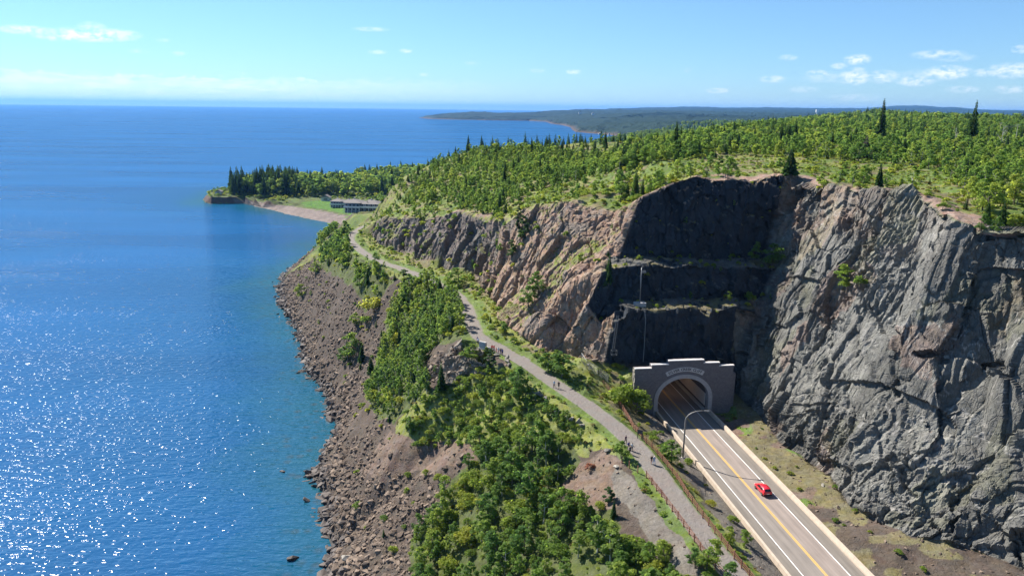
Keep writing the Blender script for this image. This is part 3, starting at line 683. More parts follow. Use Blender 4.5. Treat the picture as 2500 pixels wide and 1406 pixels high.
    dk = wl_ & (fbm(GV / np.array([10, 10, 18]), 3, 97) > .25); C[dk] = C[dk] * .72
    vein = wl_ & (np.abs(fbm(GV / np.array([7, 7, 7]), 4, 98)) < .018); C[vein] = C[vein] * .4 + np.array((.34, .32, .29)) * .6
    sw = lab_v[:, 4] > .5
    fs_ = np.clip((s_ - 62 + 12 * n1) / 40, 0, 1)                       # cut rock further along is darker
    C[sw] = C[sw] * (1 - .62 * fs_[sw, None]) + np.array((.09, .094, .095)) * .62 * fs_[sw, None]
    gr = sw & (fbm(GV / np.array([6, 6, 5]), 3, 94) > .5); C[gr] = C[gr] * .45 + np.array(PAL['grey']) * .5
    ms = sw & (up > .66) & (n2 + .7 * n1 > .12) & (s_ > 30); C[ms] = np.where((n2[ms] > .4)[:, None], PAL['dry'], PAL['verge'])
    # headland
    hl = lab_v[:, 6] > .5
    C[hl & (n2 > -.1)] = PAL['floor']; C[hl & (up < .8)] = PAL['redrock']
    bz = hl & (GV[:, 2] < 3.9) & (px[:, 0] > 575) & (px[:, 1] > 480); C[bz] = PAL['beach']
    lw = hl & inpoly(px, [(735,494),(800,488),(880,500),(905,530),(870,528),(800,512),(745,505)]); C[lw] = PAL['lawn']
    # wet dark stones at the water line
    wl2 = slope & (GV[:, 2] < 1.1 + .7 * n2) & (pr[:, 2] < 560); C[wl2] = np.array((.075, .068, .062))
    fr_ = lab_v[:, 7] > .5
    cf = fr_ & (GV[:, 2] < 2.2); C[cf] = (.09, .06, .045)
    rock = np.clip(lab_v[:, 2] + lab_v[:, 3] + lab_v[:, 4] + .4 * lab_v[:, 0] * (C[:, 0] > C[:, 1]), 0, 1)
    C[lab_v[:, 1] > .4] = PAL['path']
    return C, rock
TINT, ROCK = mesh_cover()
# ------------------------------------------------------------------ mesh helpers
def mesh_np(name, v, f, mat, parent=None, smooth=False):
    me = bpy.data.meshes.new(name); v = np.asarray(v, np.float32); f = np.asarray(f, np.int32)
    me.vertices.add(len(v)); me.vertices.foreach_set('co', v.ravel())
    me.loops.add(f.size); me.loops.foreach_set('vertex_index', f.ravel())
    me.polygons.add(len(f)); me.polygons.foreach_set('loop_start', np.arange(0, f.size, f.shape[1], dtype=np.int32))
    me.polygons.foreach_set('use_smooth', np.full(len(f), smooth, bool))
    me.update(calc_edges=True); me.validate()
    if mat: me.materials.append(mat)
    o = bpy.data.objects.new(name, me); COL.objects.link(o)
    if parent: o.parent = parent
    return o
class MB:
    """collects simple shapes into one mesh"""
    def __init__(s): s.bm = bmesh.new()
    def box(s, x0, x1, y0, y1, z0, z1):
        bmesh.ops.create_cube(s.bm, size=1, matrix=Matrix.Translation(((x0 + x1) / 2, (y0 + y1) / 2, (z0 + z1) / 2)) @ Matrix.Diagonal((x1 - x0, y1 - y0, z1 - z0, 1))); return s
    def poly(s, pts): s.bm.faces.new([s.bm.verts.new(p) for p in pts]); return s
    def prism(s, pts, off):
        a = [s.bm.verts.new(p) for p in pts]; b = [s.bm.verts.new(Vector(p) + Vector(off)) for p in pts]
        s.bm.faces.new(a); s.bm.faces.new(b[::-1])
        for i in range(len(pts)): s.bm.faces.new((a[i], b[i], b[(i + 1) % len(pts)], a[(i + 1) % len(pts)]))
        return s
    def tube(s, pts, radii, n=8, cap=True):
        pts = [Vector(p) for p in pts]; radii = radii if hasattr(radii, '__len__') else [radii] * len(pts); rings = []
        for i, p in enumerate(pts):
            d = (pts[min(i + 1, len(pts) - 1)] - pts[max(i - 1, 0)]).normalized(); a = d.orthogonal().normalized() if i == 0 else (a - d * a.dot(d)).normalized(); b = d.cross(a)
            rings.append([s.bm.verts.new(p + (a * math.cos(2 * math.pi * k / n) + b * math.sin(2 * math.pi * k / n)) * radii[i]) for k in range(n)])
        for r0, r1 in zip(rings[:-1], rings[1:]):
            for k in range(n): s.bm.faces.new((r0[k], r0[(k + 1) % n], r1[(k + 1) % n], r1[k]))
        if cap: s.bm.faces.new(rings[0][::-1]); s.bm.faces.new(rings[-1])
        return s
    def build(s, name, mat, parent=None, smooth=False):
        bmesh.ops.recalc_face_normals(s.bm, faces=s.bm.faces[:])
        me = bpy.data.meshes.new(name); s.bm.to_mesh(me); s.bm.free()
        if smooth:
            for p in me.polygons: p.use_smooth = True
        if mat: me.materials.append(mat)
        o = bpy.data.objects.new(name, me); COL.objects.link(o)
        if parent: o.parent = parent
        return o
def empty(name, loc=(0, 0, 0), rz=0.0, scale=1.0):
    o = bpy.data.objects.new(name, None); COL.objects.link(o); o.location = loc; o.rotation_euler = (0, 0, rz); o.scale = (scale,) * 3; o.empty_display_size = .3; return o
def tag(o, label=None, cat=None, group=None, kind=None):
    if label: o['label'] = label
    if cat: o['category'] = cat
    if group: o['group'] = group
    if kind: o['kind'] = kind
    return o

# ------------------------------------------------------------------ land objects
def land(name, labs, label, cat):
    f = GF[np.isin(GL, labs)]; used, inv = np.unique(f.ravel(), return_inverse=True)
    o = mesh_np(name, GV[used], inv.reshape(-1, 3), M_LAND, smooth=False)
    a = o.data.attributes.new('tint', 'FLOAT_COLOR', 'POINT'); c = np.ones((len(used), 4), np.float32); c[:, :3] = np.clip(TINT[used], .004, .9); c[:, 3] = np.where(np.isin(labs[0], (1,)), .18, 1.0); a.data.foreach_set('color', c.ravel())
    a = o.data.attributes.new('rock', 'FLOAT', 'POINT'); a.data.foreach_set('value', ROCK[used].astype(np.float32))
    return tag(o, label, cat, kind='structure')
land('ground', [0], 'brown stony slope between the trail and the lake with grassy verges', 'slope')
land('path', [1], 'pale gravel trail curving along the foot of the cliff', 'trail')
land('cliff', [2], 'tall grey fractured rock wall beside the road', 'cliff')
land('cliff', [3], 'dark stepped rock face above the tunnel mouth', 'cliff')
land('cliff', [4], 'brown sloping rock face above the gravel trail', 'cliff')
land('hill', [5], 'green hilltop and plateau above the cliffs', 'hill')
land('headland', [6], 'low headland with a pebble beach beyond the trail', 'headland')
land('hills', [7], 'far wooded shore and low blue hills on the horizon', 'hills')
vis_land = BVHTree.FromPolygons([Vector(p) for p in GV], [tuple(f) for f in GF.tolist()])
def on_land(px, py):                       # point of the land seen at a pixel
    d = Vector(ray(px, py)).normalized(); h = vis_land.ray_cast(Vector(CAM), d); return h[0]
def drop(x, y, z0=400.0):
    h = vis_land.ray_cast(Vector((x, y, z0)), Vector((0, 0, -1))); return h[0]
def seen(p):
    v = Vector(p) - Vector(CAM); L = v.length; h = vis_land.ray_cast(Vector(CAM), v / L, L - .6); return h[0] is None

# ------------------------------------------------------------------ lake
def build_lake():
    rad = np.concatenate([np.geomspace(40, 900, 190), np.geomspace(930, 45000, 60)])
    azs = np.concatenate([np.radians(np.linspace(-60, 40, 181)), np.radians(np.linspace(45, 295, 51))])
    n = len(azs); vv = np.array([(r * math.sin(a), r * math.cos(a), 0) for r in rad for a in azs]); f = []
    i = np.arange(len(rad) - 1)[:, None] * n; j = np.arange(n)[None, :]
    a = (i + j).ravel(); b = (i + (j + 1) % n).ravel(); f = np.stack([a, a + n, b + n, b], 1)
    o = mesh_np('water', vv, f, M_WATER)
    sd = polydist(vv[:, :2], shore[:31]); sd = np.minimum(sd, polydist(vv[:, :2], shore[30:48]))
    at = o.data.attributes.new('shore', 'FLOAT', 'POINT'); at.data.foreach_set('value', np.minimum(sd, 5000).astype(np.float32))
    tag(o, 'deep blue lake with sun glitter and turquoise shallows', 'lake', kind='structure')
build_lake()
# ------------------------------------------------------------------ plant shapes (unit height, base at the origin)
def leaves(cents, rads, n, size, r, flat=.0, up=.25):
    """leaf sprays scattered through clumps; returns verts, faces"""
    cents = np.asarray(cents); rads = np.asarray(rads); w = rads ** 2; k = r.choice(len(cents), n, p=w / w.sum())
    d = r.normal(size=(n, 3)); d /= np.linalg.norm(d, axis=1)[:, None]; d[:, 2] = np.where(d[:, 2] < -.55, -d[:, 2], d[:, 2])
    rad = rads[k] * (r.random(n) ** .33) * (.75 + .5 * r.random(n)); p = cents[k] + d * rad[:, None] * np.array([1, 1, .82])
    nn = d * .8 + r.normal(size=(n, 3)) * .55 + np.array([0, 0, up + .65]); nn /= np.linalg.norm(nn, axis=1)[:, None]
    a = np.cross(nn, r.normal(size=(n, 3))); a /= np.linalg.norm(a, axis=1)[:, None]; b = np.cross(nn, a)
    s = size * (.55 + .9 * r.random(n))[:, None]; l = 1.25
    v = np.stack([p - a * s * l, p - b * s * .7 + nn * s * .12, p + a * s * l - nn * s * .25, p + b * s * .7], 1).reshape(-1, 3)
    f = np.arange(4 * n).reshape(-1, 4)
    return v, f
def crown_broad(seed, n, size, wide=.30, low=.22, clumps=22):
    r = np.random.default_rng(seed); c, q = [], []
    lean = r.normal(size=2) * .03
    for i in range(clumps):
        h = low + (.93 - low) * (i + .5 * r.random()) / clumps; prof = wide * (math.sin(math.pi * min(1, ((h - low) / (1 - low)) ** .75 * .9 + .1)) ** .7)
        a = r.random() * 6.28; rr = prof * math.sqrt(r.random()) * .95
        c.append((math.cos(a) * rr + lean[0] * h, math.sin(a) * rr + lean[1] * h, h)); q.append(max(.05, wide * (.26 + .22 * r.random()) * (1 - .35 * h)))
    c.append((lean[0], lean[1], .93)); q.append(.06)
    return leaves(c, q, n, size, r)
def crown_aspen(seed, n, size): return crown_broad(seed, n, size, wide=.19, low=.2, clumps=20)
def crown_shrub(seed, n, size):
    r = np.random.default_rng(seed); c, q = [], []
    for i in range(13):
        a = r.random() * 6.28; rr = .55 * math.sqrt(r.random()); h = .28 + .5 * (1 - (rr / .6) ** 2) * (.5 + .5 * r.random())
        c.append((math.cos(a) * rr, math.sin(a) * rr, h)); q.append(.2 + .14 * r.random())
    return leaves(c, q, n, size, r, up=.4)
def crown_spruce(seed, tiers=24, wide=.17, bare=.08, ragged=.25):
    r = np.random.default_rng(seed); v, f = [], []
    def quad(p, d, L, w, droop):
        s = np.array([-d[1], d[0], 0]); i = len(v); m = p + d * L * .55 + np.array([0, 0, -droop * .3]); e = p + d * L + np.array([0, 0, -droop])
        v.extend([p, m + s * w, e, m - s * w]); f.append((i, i + 1, i + 2, i + 3))
        v.extend([p + np.array([0, 0, -.004]), m + np.array([0, 0, w * 1.0]), e, m + np.array([0, 0, -w * 1.5])]); f.append((i + 4, i + 5, i + 6, i + 7))
    for t in range(tiers):
        k = t / (tiers - 1); h = bare + (.97 - bare) * k; L0 = wide * (1 - k) ** .85 + .012
        nb = max(4, int(10 - 5 * k)); a0 = r.random() * 6
        for b in range(nb):
            a = a0 + 6.283 * b / nb + r.normal() * .2; L = L0 * (1 - ragged + 2 * ragged * r.random())
            quad(np.array([0, 0, h + r.normal() * .008]), np.array([math.cos(a), math.sin(a), 0]), L, L * .24 + .006, L * .35 * r.random() + L * .12)
    for a in (0, 1.57): quad(np.array([0, 0, .95]), np.array([math.cos(a) * .05, math.sin(a) * .05, 1.]), .05, .006, 0)
    return np.array(v), np.array(f)
def trunk_mesh(name, mat, seed, h=.8, r0=.022, limbs=5):
    r = random.Random(seed); mb = MB(); x, y = r.gauss(0, .012), r.gauss(0, .012)
    mb.tube([(0, 0, -.06), (x, y, h * .5), (x * 1.5, y * 1.5, h)], [r0 * 1.15, r0 * .7, r0 * .2], 6)
    for i in range(limbs):
        z = h * (.3 + .6 * i / max(limbs, 1)); a = r.random() * 6.28; L = .13 + .06 * r.random()
        mb.tube([(x * .9, y * .9, z), (x + math.cos(a) * L * .6, y + math.sin(a) * L * .6, z + L * .5), (x + math.cos(a) * L, y + math.sin(a) * L, z + L * 1.1)], [r0 * .4, r0 * .25, r0 * .1], 4, False)
    o = mb.build(name, mat); return o
def take_mesh(o):
    me = o.data; bpy.data.objects.remove(o); return me
def crown_me(name, vf, mat):
    o = mesh_np(name, vf[0], vf[1], mat); return take_mesh(o)
TR = {k: [take_mesh(trunk_mesh('trunk', m, s, h, r0, l)) for s in range(2)] for k, (m, h, r0, l) in
      {'aspen': (M_BIRCH, .8, .016, 5), 'broad': (M_BARK, .75, .022, 6), 'spruce': (M_BARK, .93, .016, 0), 'shrub': (M_BARK, .5, .03, 6)}.items()}
KIND = {  # species: crown meshes near, far; trunk; Blender name; category
 'aspen': ([crown_me('crown', crown_aspen(s, 1000, .022), M_ASPEN) for s in (1, 2, 3, 4)], [crown_me('crown', crown_aspen(s, 330, .042), M_ASPEN) for s in (5, 6, 7)], 'aspen', 'aspen_tree', 'tree'),
 'broad': ([crown_me('crown', crown_broad(s, 1350, .024), M_BROAD) for s in (11, 12, 13, 14)], [crown_me('crown', crown_broad(s, 380, .05), M_BROAD) for s in (15, 16, 17)], 'broad', 'leafy_tree', 'tree'),
 'spruce': ([crown_me('crown', crown_spruce(s), M_SPRUCE) for s in (21, 22, 23)], [crown_me('crown', crown_spruce(s, 13, .18), M_SPRUCE) for s in (24, 25)], 'spruce', 'spruce_tree', 'tree'),
 'shrub': ([crown_me('foliage', crown_shrub(s, 620, .062), M_SHRUB) for s in (31, 32, 33, 34)], [crown_me('foliage', crown_shrub(s, 200, .12), M_SHRUB) for s in (35, 36)], 'shrub', 'shrub', 'shrub'),
}
SPIRE = crown_me('crown', crown_spruce(41, 34, .115, .05, .45), M_SPRUCE)
JUNIPER = crown_me('crown', crown_broad(51, 1100, .03, wide=.2, low=.06, clumps=16), M_SPRUCE)
LOWTUFT = [crown_me('tuft', crown_shrub(s, 60, .16), m) for s, m in ((61, M_SHRUB), (62, M_SHRUB), (63, M_DRYLEAF))]

def put_plant(kind, pos, h, label, group=None, near=0, wide=1.0, mesh=None, rz=None, trunk=True, cat=None, name=None):
    crowns, farc, tk, nm, ct = KIND[kind]
    e = empty(name or nm, pos, random.random() * 6.28 if rz is None else rz); e.scale = (h * wide, h * wide, h)
    tag(e, label, cat or ct, group)
    me = mesh or random.choice(crowns)
    c = bpy.data.objects.new('foliage' if kind == 'shrub' else 'crown', me); COL.objects.link(c); c.parent = e
    if trunk:
        t = bpy.data.objects.new('stem' if kind == 'shrub' else 'trunk', random.choice(TR[tk])); COL.objects.link(t); t.parent = e
    return e
# ------------------------------------------------------------------ stuff: one object that spreads small meshes over points
def spread(name, pts, rz, scl, vid, sources, label, cat, tilt=None, wide=None):
    me = bpy.data.meshes.new(name); pts = np.asarray(pts, np.float32); n = len(pts); me.vertices.add(n); me.vertices.foreach_set('co', pts.ravel())
    for an, ty, val in (('rz', 'FLOAT', rz), ('scl', 'FLOAT', scl)):
        a = me.attributes.new(an, ty, 'POINT'); a.data.foreach_set('value', np.asarray(val, np.float32))
    a = me.attributes.new('vid', 'INT', 'POINT'); a.data.foreach_set('value', np.asarray(vid, np.int32))
    a = me.attributes.new('rxy', 'FLOAT_VECTOR', 'POINT'); tl = np.zeros((n, 3), np.float32) if tilt is None else np.asarray(tilt, np.float32); a.data.foreach_set('vector', tl.ravel())
    wd = np.ones(n) if wide is None else wide
    a = me.attributes.new('wide', 'FLOAT', 'POINT'); a.data.foreach_set('value', np.asarray(wd, np.float32))
    o = bpy.data.objects.new(name, me); COL.objects.link(o)
    ng = bpy.data.node_groups.new(name, 'GeometryNodeTree'); ng.interface.new_socket('Geometry', in_out='INPUT', socket_type='NodeSocketGeometry'); ng.interface.new_socket('Geometry', in_out='OUTPUT', socket_type='NodeSocketGeometry')
    gi, go = ng.nodes.new('NodeGroupInput'), ng.nodes.new('NodeGroupOutput'); lk = ng.links
    def named(nm, ty):
        q = ng.nodes.new('GeometryNodeInputNamedAttribute'); q.data_type = ty; q.inputs['Name'].default_value = nm; return q.outputs['Attribute']
    jn = ng.nodes.new('GeometryNodeJoinGeometry')
    cx = ng.nodes.new('ShaderNodeCombineXYZ'); lk.new(named('rz', 'FLOAT'), cx.inputs[2])
    ad = ng.nodes.new('ShaderNodeVectorMath'); ad.operation = 'ADD'; lk.new(cx.outputs[0], ad.inputs[0]); lk.new(named('rxy', 'FLOAT_VECTOR'), ad.inputs[1])
    er = ng.nodes.new('FunctionNodeEulerToRotation'); lk.new(ad.outputs[0], er.inputs[0])
    mu = ng.nodes.new('ShaderNodeMath'); mu.operation = 'MULTIPLY'; s = named('scl', 'FLOAT'); lk.new(s, mu.inputs[0]); lk.new(named('wide', 'FLOAT'), mu.inputs[1])
    sx = ng.nodes.new('ShaderNodeCombineXYZ'); lk.new(mu.outputs[0], sx.inputs[0]); lk.new(mu.outputs[0], sx.inputs[1]); lk.new(s, sx.inputs[2])
    for k, src in enumerate(sources):
        oi = ng.nodes.new('GeometryNodeObjectInfo'); oi.inputs['Object'].default_value = src; oi.inputs['As Instance'].default_value = True; oi.transform_space = 'ORIGINAL'
        cp = ng.nodes.new('FunctionNodeCompare'); cp.data_type = 'INT'; cp.operation = 'EQUAL'; lk.new(named('vid', 'INT'), cp.inputs[2]); cp.inputs[3].default_value = k
        ip = ng.nodes.new('GeometryNodeInstanceOnPoints'); lk.new(gi.outputs[0], ip.inputs['Points']); lk.new(cp.outputs[0], ip.inputs['Selection']); lk.new(oi.outputs['Geometry'], ip.inputs['Instance'])
        lk.new(er.outputs[0], ip.inputs['Rotation']); lk.new(sx.outputs[0], ip.inputs['Scale']); lk.new(ip.outputs[0], jn.inputs[0])
    lk.new(jn.outputs[0], go.inputs[0])
    md = o.modifiers.new('spread', 'NODES'); md.node_group = ng
    return tag(o, label, cat, kind='stuff')

# ------------------------------------------------------------------ where things grow
fa = GV[GF]; f_area = .5 * np.linalg.norm(np.cross(fa[:, 1] - fa[:, 0], fa[:, 2] - fa[:, 0]), axis=1)
f_cen = fa.mean(1); f_nz = np.abs(np.cross(fa[:, 1] - fa[:, 0], fa[:, 2] - fa[:, 0])[:, 2]) / np.maximum(2 * f_area, 1e-9)
f_px = proj(f_cen)
f_trail = polydist(f_cen[:, :2], trail); _q = f_cen - O; f_s, f_v = _q @ U, _q @ V
f_free = (f_trail > 2.9) & ~((np.abs(f_v) < 7.6) & (f_s < 1)) & (f_cen[:, 2] > .5) & (GL != 1)
def scatter(mask, dens, r):
    """points on the land, about dens per square metre of ground (dens may be an array over the faces)"""
    w = np.where(mask & f_free, f_area * f_nz, 0) * dens; tot = w.sum(); n = int(tot)
    if n == 0: return np.zeros((0, 3)), np.zeros(0, int)
    k = r.choice(len(w), n, p=w / tot); a, b = r.random(n), r.random(n); sw = a + b > 1; a[sw], b[sw] = 1 - a[sw], 1 - b[sw]
    t = fa[k]; return t[:, 0] + a[:, None] * (t[:, 1] - t[:, 0]) + b[:, None] * (t[:, 2] - t[:, 0]), k
def in_px(poly): return inpoly(f_px[:, :2], poly)
PLANTS = []     # (kind, pos, height, wide, region)
rv = np.random.default_rng(5)
def grow(region, mask, dens, mix, spacing=None):
    """mix: [(kind, share, hmin, hmax, wide)]"""
    P, k = scatter(mask, dens, rv)
    if spacing and len(P):
        keepi, cell = [], {}
        for i, p in enumerate(P):
            c = (int(p[0] // spacing), int(p[1] // spacing))
            if any(((P[j][0] - p[0]) ** 2 + (P[j][1] - p[1]) ** 2) < spacing ** 2 for dx in (-1, 0, 1) for dy in (-1, 0, 1) for j in cell.get((c[0] + dx, c[1] + dy), ())): continue
            cell.setdefault(c, []).append(i); keepi.append(i)
        P = P[keepi]
    sh_ = np.array([m[1] for m in mix]); pick = rv.choice(len(mix), len(P), p=sh_ / sh_.sum())
    for p, q in zip(P, pick):
        kd, _, a, b, wd = mix[q]; PLANTS.append((kd, p, a + (b - a) * rv.random() ** 1.3, wd * (.85 + .3 * rv.random()), region))
slope_m = GL == 0; hill_m = GL == 5
BELT = [(1000,690),(1090,688),(1128,750),(1136,805),(1085,835),(1045,880),(1035,920),(1050,960),(1010,985),(960,1025),(905,1010),(895,965),(930,890),(942,830),(952,760)]
BAND = [(1080,950),(1190,900),(1270,905),(1300,960),(1400,1050),(1425,1085),(1330,1090),(1180,1065),(1110,1090),(1010,1095),(985,1045),(1015,990)]
THICK = [(1190,1075),(1370,1060),(1405,1115),(1385,1185),(1330,1205),(1370,1260),(1470,1240),(1490,1300),(1570,1340),(1700,1355),(1790,1440),(1900,1700),(900,1700),(1012,1400),(1015,1310),(1068,1250),(1112,1180)]
CLUMP1 = [(778,585),(800,562),(838,560),(858,590),(862,625),(845,660),(815,660),(780,640)]
CLUMP2 = [(872,650),(925,645),(945,680),(935,710),(900,745),(866,715)]
FOREST = [(960,470),(1010,430),(1060,405),(1130,385),(1200,372),(1300,368),(1400,380),(1480,385),(1560,365),(1580,390),(1500,425),(1420,440),(1330,465),(1290,478),(1240,520),(1200,535),(1150,555),(1120,510),(1080,490),(1040,500),(990,505)]
EDGEF = [(1480,380),(1560,350),(1650,345),(1800,340),(1850,372),(1740,380),(1650,385),(1560,400),(1500,420)]
grow('belt', slope_m & in_px(BELT), .33, [('aspen', 6, 4, 7.5, 1.15), ('broad', 2, 3.5, 6.5, 1.0), ('spruce', .9, 3, 6.5, 1.1), ('shrub', 2, 1.5, 3, 1.0)], 1.15)
grow('band', slope_m & in_px(BAND), .75, [('shrub', 9, .7, 2.2, 1.1), ('broad', 1.0, 1.8, 3.8, 1.2), ('aspen', 1.1, 2.0, 4.4, 1.25)], .8)
grow('thicket', slope_m & in_px(THICK), .27, [('broad', 5, 2.6, 7.4, 1.15), ('aspen', 2.2, 3.5, 7.4, 1.3), ('shrub', 5, 1.4, 3.2, 1.1)], 1.3)
grow('point', slope_m & (in_px(CLUMP1) | in_px(CLUMP2)), .17, [('broad', 4, 4, 8, 1.15), ('spruce', 1, 4, 8, 1.2), ('shrub', 2, 1.5, 3, 1.1)], 1.8)
bare = slope_m & (f_px[:, 1] > 560) & (f_s < 330) & ~(in_px(BELT) | in_px(BAND) | in_px(THICK)) & (f_cen[:, 2] > 8)
grow('scree', bare & (f_v < -30), .026, [('shrub', 5, .7, 1.7, 1.1), ('aspen', .6, 2, 3.5, 1.3), ('spruce', .5, 1.5, 3.5, 1.1)], 3)
right_f = inpoly(f_cen[:, :2], xy(trail) + [(900, 600), (900, -50)])
grow('verge', slope_m & right_f & (f_s > -3) & (f_trail > 3.6) & (f_v < -13), .085, [('shrub', 6, .6, 1.6, 1.2), ('broad', .8, 1.5, 3.2, 1.3)], 1.3)
grow('bank', slope_m & right_f & (f_s < -3) & (f_v < -8.5) & (f_trail > 5.2), .07, [('shrub', 5, .6, 1.5, 1.2), ('broad', .3, 1.8, 3.0, 1.2)], 1.3)
grow('ditch', slope_m & right_f & (f_v > 8.2) & (f_s < 0), .022, [('shrub', 1, .35, .9, 1.3)], 1.3)
grow('hill', hill_m & in_px(FOREST) & (f_px[:, 2] < 520), .17, [('aspen', 7, 3, 5.8, 1.3), ('broad', 2, 2.5, 5, 1.2), ('spruce', 1.5, 3.5, 7.5, .85)], 1.35)
grow('hill', hill_m & (GL == 5) & (f_px[:, 2] > 375) & (f_px[:, 2] < 520) & (f_px[:, 0] < 1560) & (f_px[:, 1] < 420), .03, [('spruce', 4, 4.5, 9.5, .85), ('aspen', 2, 4, 7, 1.1)], 2)
grow('hillside', hill_m & (f_px[:, 2] < 380) & (f_px[:, 0] < 1560) & ~in_px(FOREST), .075, [('shrub', 6, .8, 2.0, 1.2), ('aspen', 2.2, 2, 4.5, 1.25), ('broad', .8, 2, 4, 1.2)], 1.6)
grow('plateau', hill_m & in_px(EDGEF), .05, [('aspen', 5, 3, 6, 1.2), ('broad', 3, 2.5, 5, 1.2), ('spruce', 1, 4, 7.5, .95)], 2)
meadow = hill_m & (f_px[:, 0] >= 1500) & (f_px[:, 2] < 330)
MEADOWP = [(1500,440),(1600,405),(1700,382),(1850,385),(1950,385),(2060,398),(2200,405),(2290,420),(2330,470),(2380,520),(2330,545),(2230,470),(1940,440),(1700,430),(1560,480)]
grow('meadow', meadow & in_px(MEADOWP), .030, [('shrub', 6, .6, 1.7, 1.3), ('broad', 1, 1.8, 3.6, 1.3), ('spruce', .35, 1.5, 4, 1.2)], 1.6)
grow('wood', hill_m & (f_px[:, 0] > 1500) & (f_px[:, 2] < 330) & ~in_px(MEADOWP), .10, [('broad', 6, 3, 6.8, 1.2), ('aspen', 3, 3.5, 6.5, 1.25), ('spruce', 1.3, 3, 8, .95), ('shrub', 4, 1, 2.4, 1.2)], 1.75)
grow('wood', hill_m & (f_px[:, 0] > 1500) & (f_px[:, 2] >= 330) & (f_px[:, 2] < 720), .042, [('broad', 5, 3, 6.5, 1.35), ('aspen', 4, 3.5, 6.5, 1.3), ('spruce', 2.4, 3.5, 9, .85), ('shrub', 3, 1.5, 3, 1.2)], 2.2)
grow('rock', (GL == 4) & (f_s > 55) & (f_nz > .45), .075, [('shrub', 5, .8, 2.2, 1.1), ('aspen', 1.2, 2, 4, 1.2), ('broad', 1.2, 1.6, 3.4, 1.2)], 1.6)
grow('rock', (GL == 4) & (f_s <= 55) & (f_nz > .62) & (f_s > 18), .02, [('shrub', 5, .7, 1.8, 1.0), ('spruce', 1.0, 1.5, 3.6, 1.3), ('broad', .7, 1.5, 3, 1.2)], 2)
grow('ledge', (GL == 3) & (f_nz > .8) & (f_cen[:, 2] > 50), .16, [('shrub', 6, .5, 1.3, .9), ('aspen', 1, 1.2, 2.8, 1.3)], 1.5)
n_near = len(PLANTS)
HEADF = [(560,470),(580,440),(700,430),(850,430),(990,430),(990,470),(930,470),(850,478),(760,480),(700,478),(640,472),(600,468)]
hm = GL == 6
lawnpx = [(700,484),(780,480),(900,494),(935,500),(915,540),(860,540),(780,520),(700,505)]
grow('cape', hm & (f_cen[:, 2] > 4.4) & ~in_px(lawnpx) & (f_px[:, 0] > 590) & ((f_px[:, 1] < 478) | (f_px[:, 2] > 850)), .03, [('broad', 6, 11, 19, 1.3), ('aspen', 2, 12, 19, 1.3), ('spruce', 2.0, 14, 24, 1.05)], 4.0)
grow('cape', hm & (f_px[:, 0] > 565) & (f_px[:, 0] < 730) & (f_px[:, 1] < 476) & (f_cen[:, 2] > 7), .03, [('spruce', 5, 15, 28, 1.05)], 3.8)
grow('cape', hm & (f_cen[:, 2] > 5) & ~in_px(lawnpx), .035, [('shrub', 4, 1.5, 3.4, 1.4), ('broad', 1, 3, 5, 1.3)], 2.6)
grow('far', (GL == 5) & (f_px[:, 2] >= 520) & (f_px[:, 0] < 1500), .012, [('broad', 5, 6, 12, 1.2), ('spruce', 2, 7, 13, 1)], 5)
grow('far', (GL == 5) & (f_px[:, 2] >= 720) & (f_px[:, 0] >= 1500), .012, [('broad', 5, 6, 11, 1.4), ('aspen', 2, 6, 10, 1.3), ('spruce', 2.2, 8, 14, 1)], 4.5)
grow('far', (GL == 7) & (f_px[:, 2] < 2700) & (f_cen[:, 2] > 3) & (f_px[:, 0] > 1450) & (f_px[:, 0] < 2700), .0062, [('broad', 5, 8, 13, 1.7), ('aspen', 2, 8, 12, 1.5), ('spruce', 2.5, 9, 16, 1.2)], 7)
print('plants', n_near, len(PLANTS))
# ------------------------------------------------------------------ the 300 of each kind that show largest stand as things of their own
REGION = {'belt': ('{} in the dense grove between the gravel trail and the boulder shore', 'grove below the trail'),
 'band': ('{} in the yellow-green scrub below the trail bend with the stone edging', 'scrub below the trail'),
 'thicket': ('{} in the deep green thicket at the bottom edge of the slope', 'thicket at the bottom of the slope'),
 'point': ('{} on the lake side of the far trail curve', 'trees by the far trail curve'),
 'scree': ('{} rooted alone among the loose brown stones above the lake', 'plants on the stony slope'),
 'verge': ('{} in the green verge between the trail and the rock face', 'plants along the rock side of the trail'),
 'bank': ('{} on the bank between the wooden trail fence and the road', 'plants on the road bank'),
 'ditch': ('{} in the stony ditch between the road and the grey cliff', 'plants in the road ditch'),
 'hill': ('{} in the wood covering the rounded hilltop above the lake', 'hilltop wood'),
 'hillside': ('{} scattered on the grassy hillside above the brown rock face', 'plants on the open hillside'),
 'plateau': ('{} at the edge of the hilltop meadow behind the stepped cliff', 'trees by the meadow'),
 'meadow': ('{} on the open meadow along the top of the cliff', 'plants on the clifftop meadow'),
 'wood': ('{} in the wood on the plateau behind the grey cliff', 'plateau wood'),
 'rock': ('{} growing from cracks in the brown sloping rock', 'plants on the brown rock'),
 'ledge': ('{} on a ledge of the dark stepped rock face', 'plants on the rock ledges'),
 'cape': ('{} on the wooded point beyond the beach', 'trees on the point'),
 'far': ('{} in the far forest', 'far forest')}
WORD = {'aspen': 'Slender light green aspen', 'broad': 'Bushy green leafy tree', 'spruce': 'Dark pointed spruce', 'shrub': 'Low yellow-green shrub'}
RB = {}                                   # where each region lies, for telling its parts apart
for kd_, p_, h_, w_, rg_ in PLANTS: RB.setdefault(rg_, []).append((p_[0], p_[1], p_[2], h_))
RQ = {}
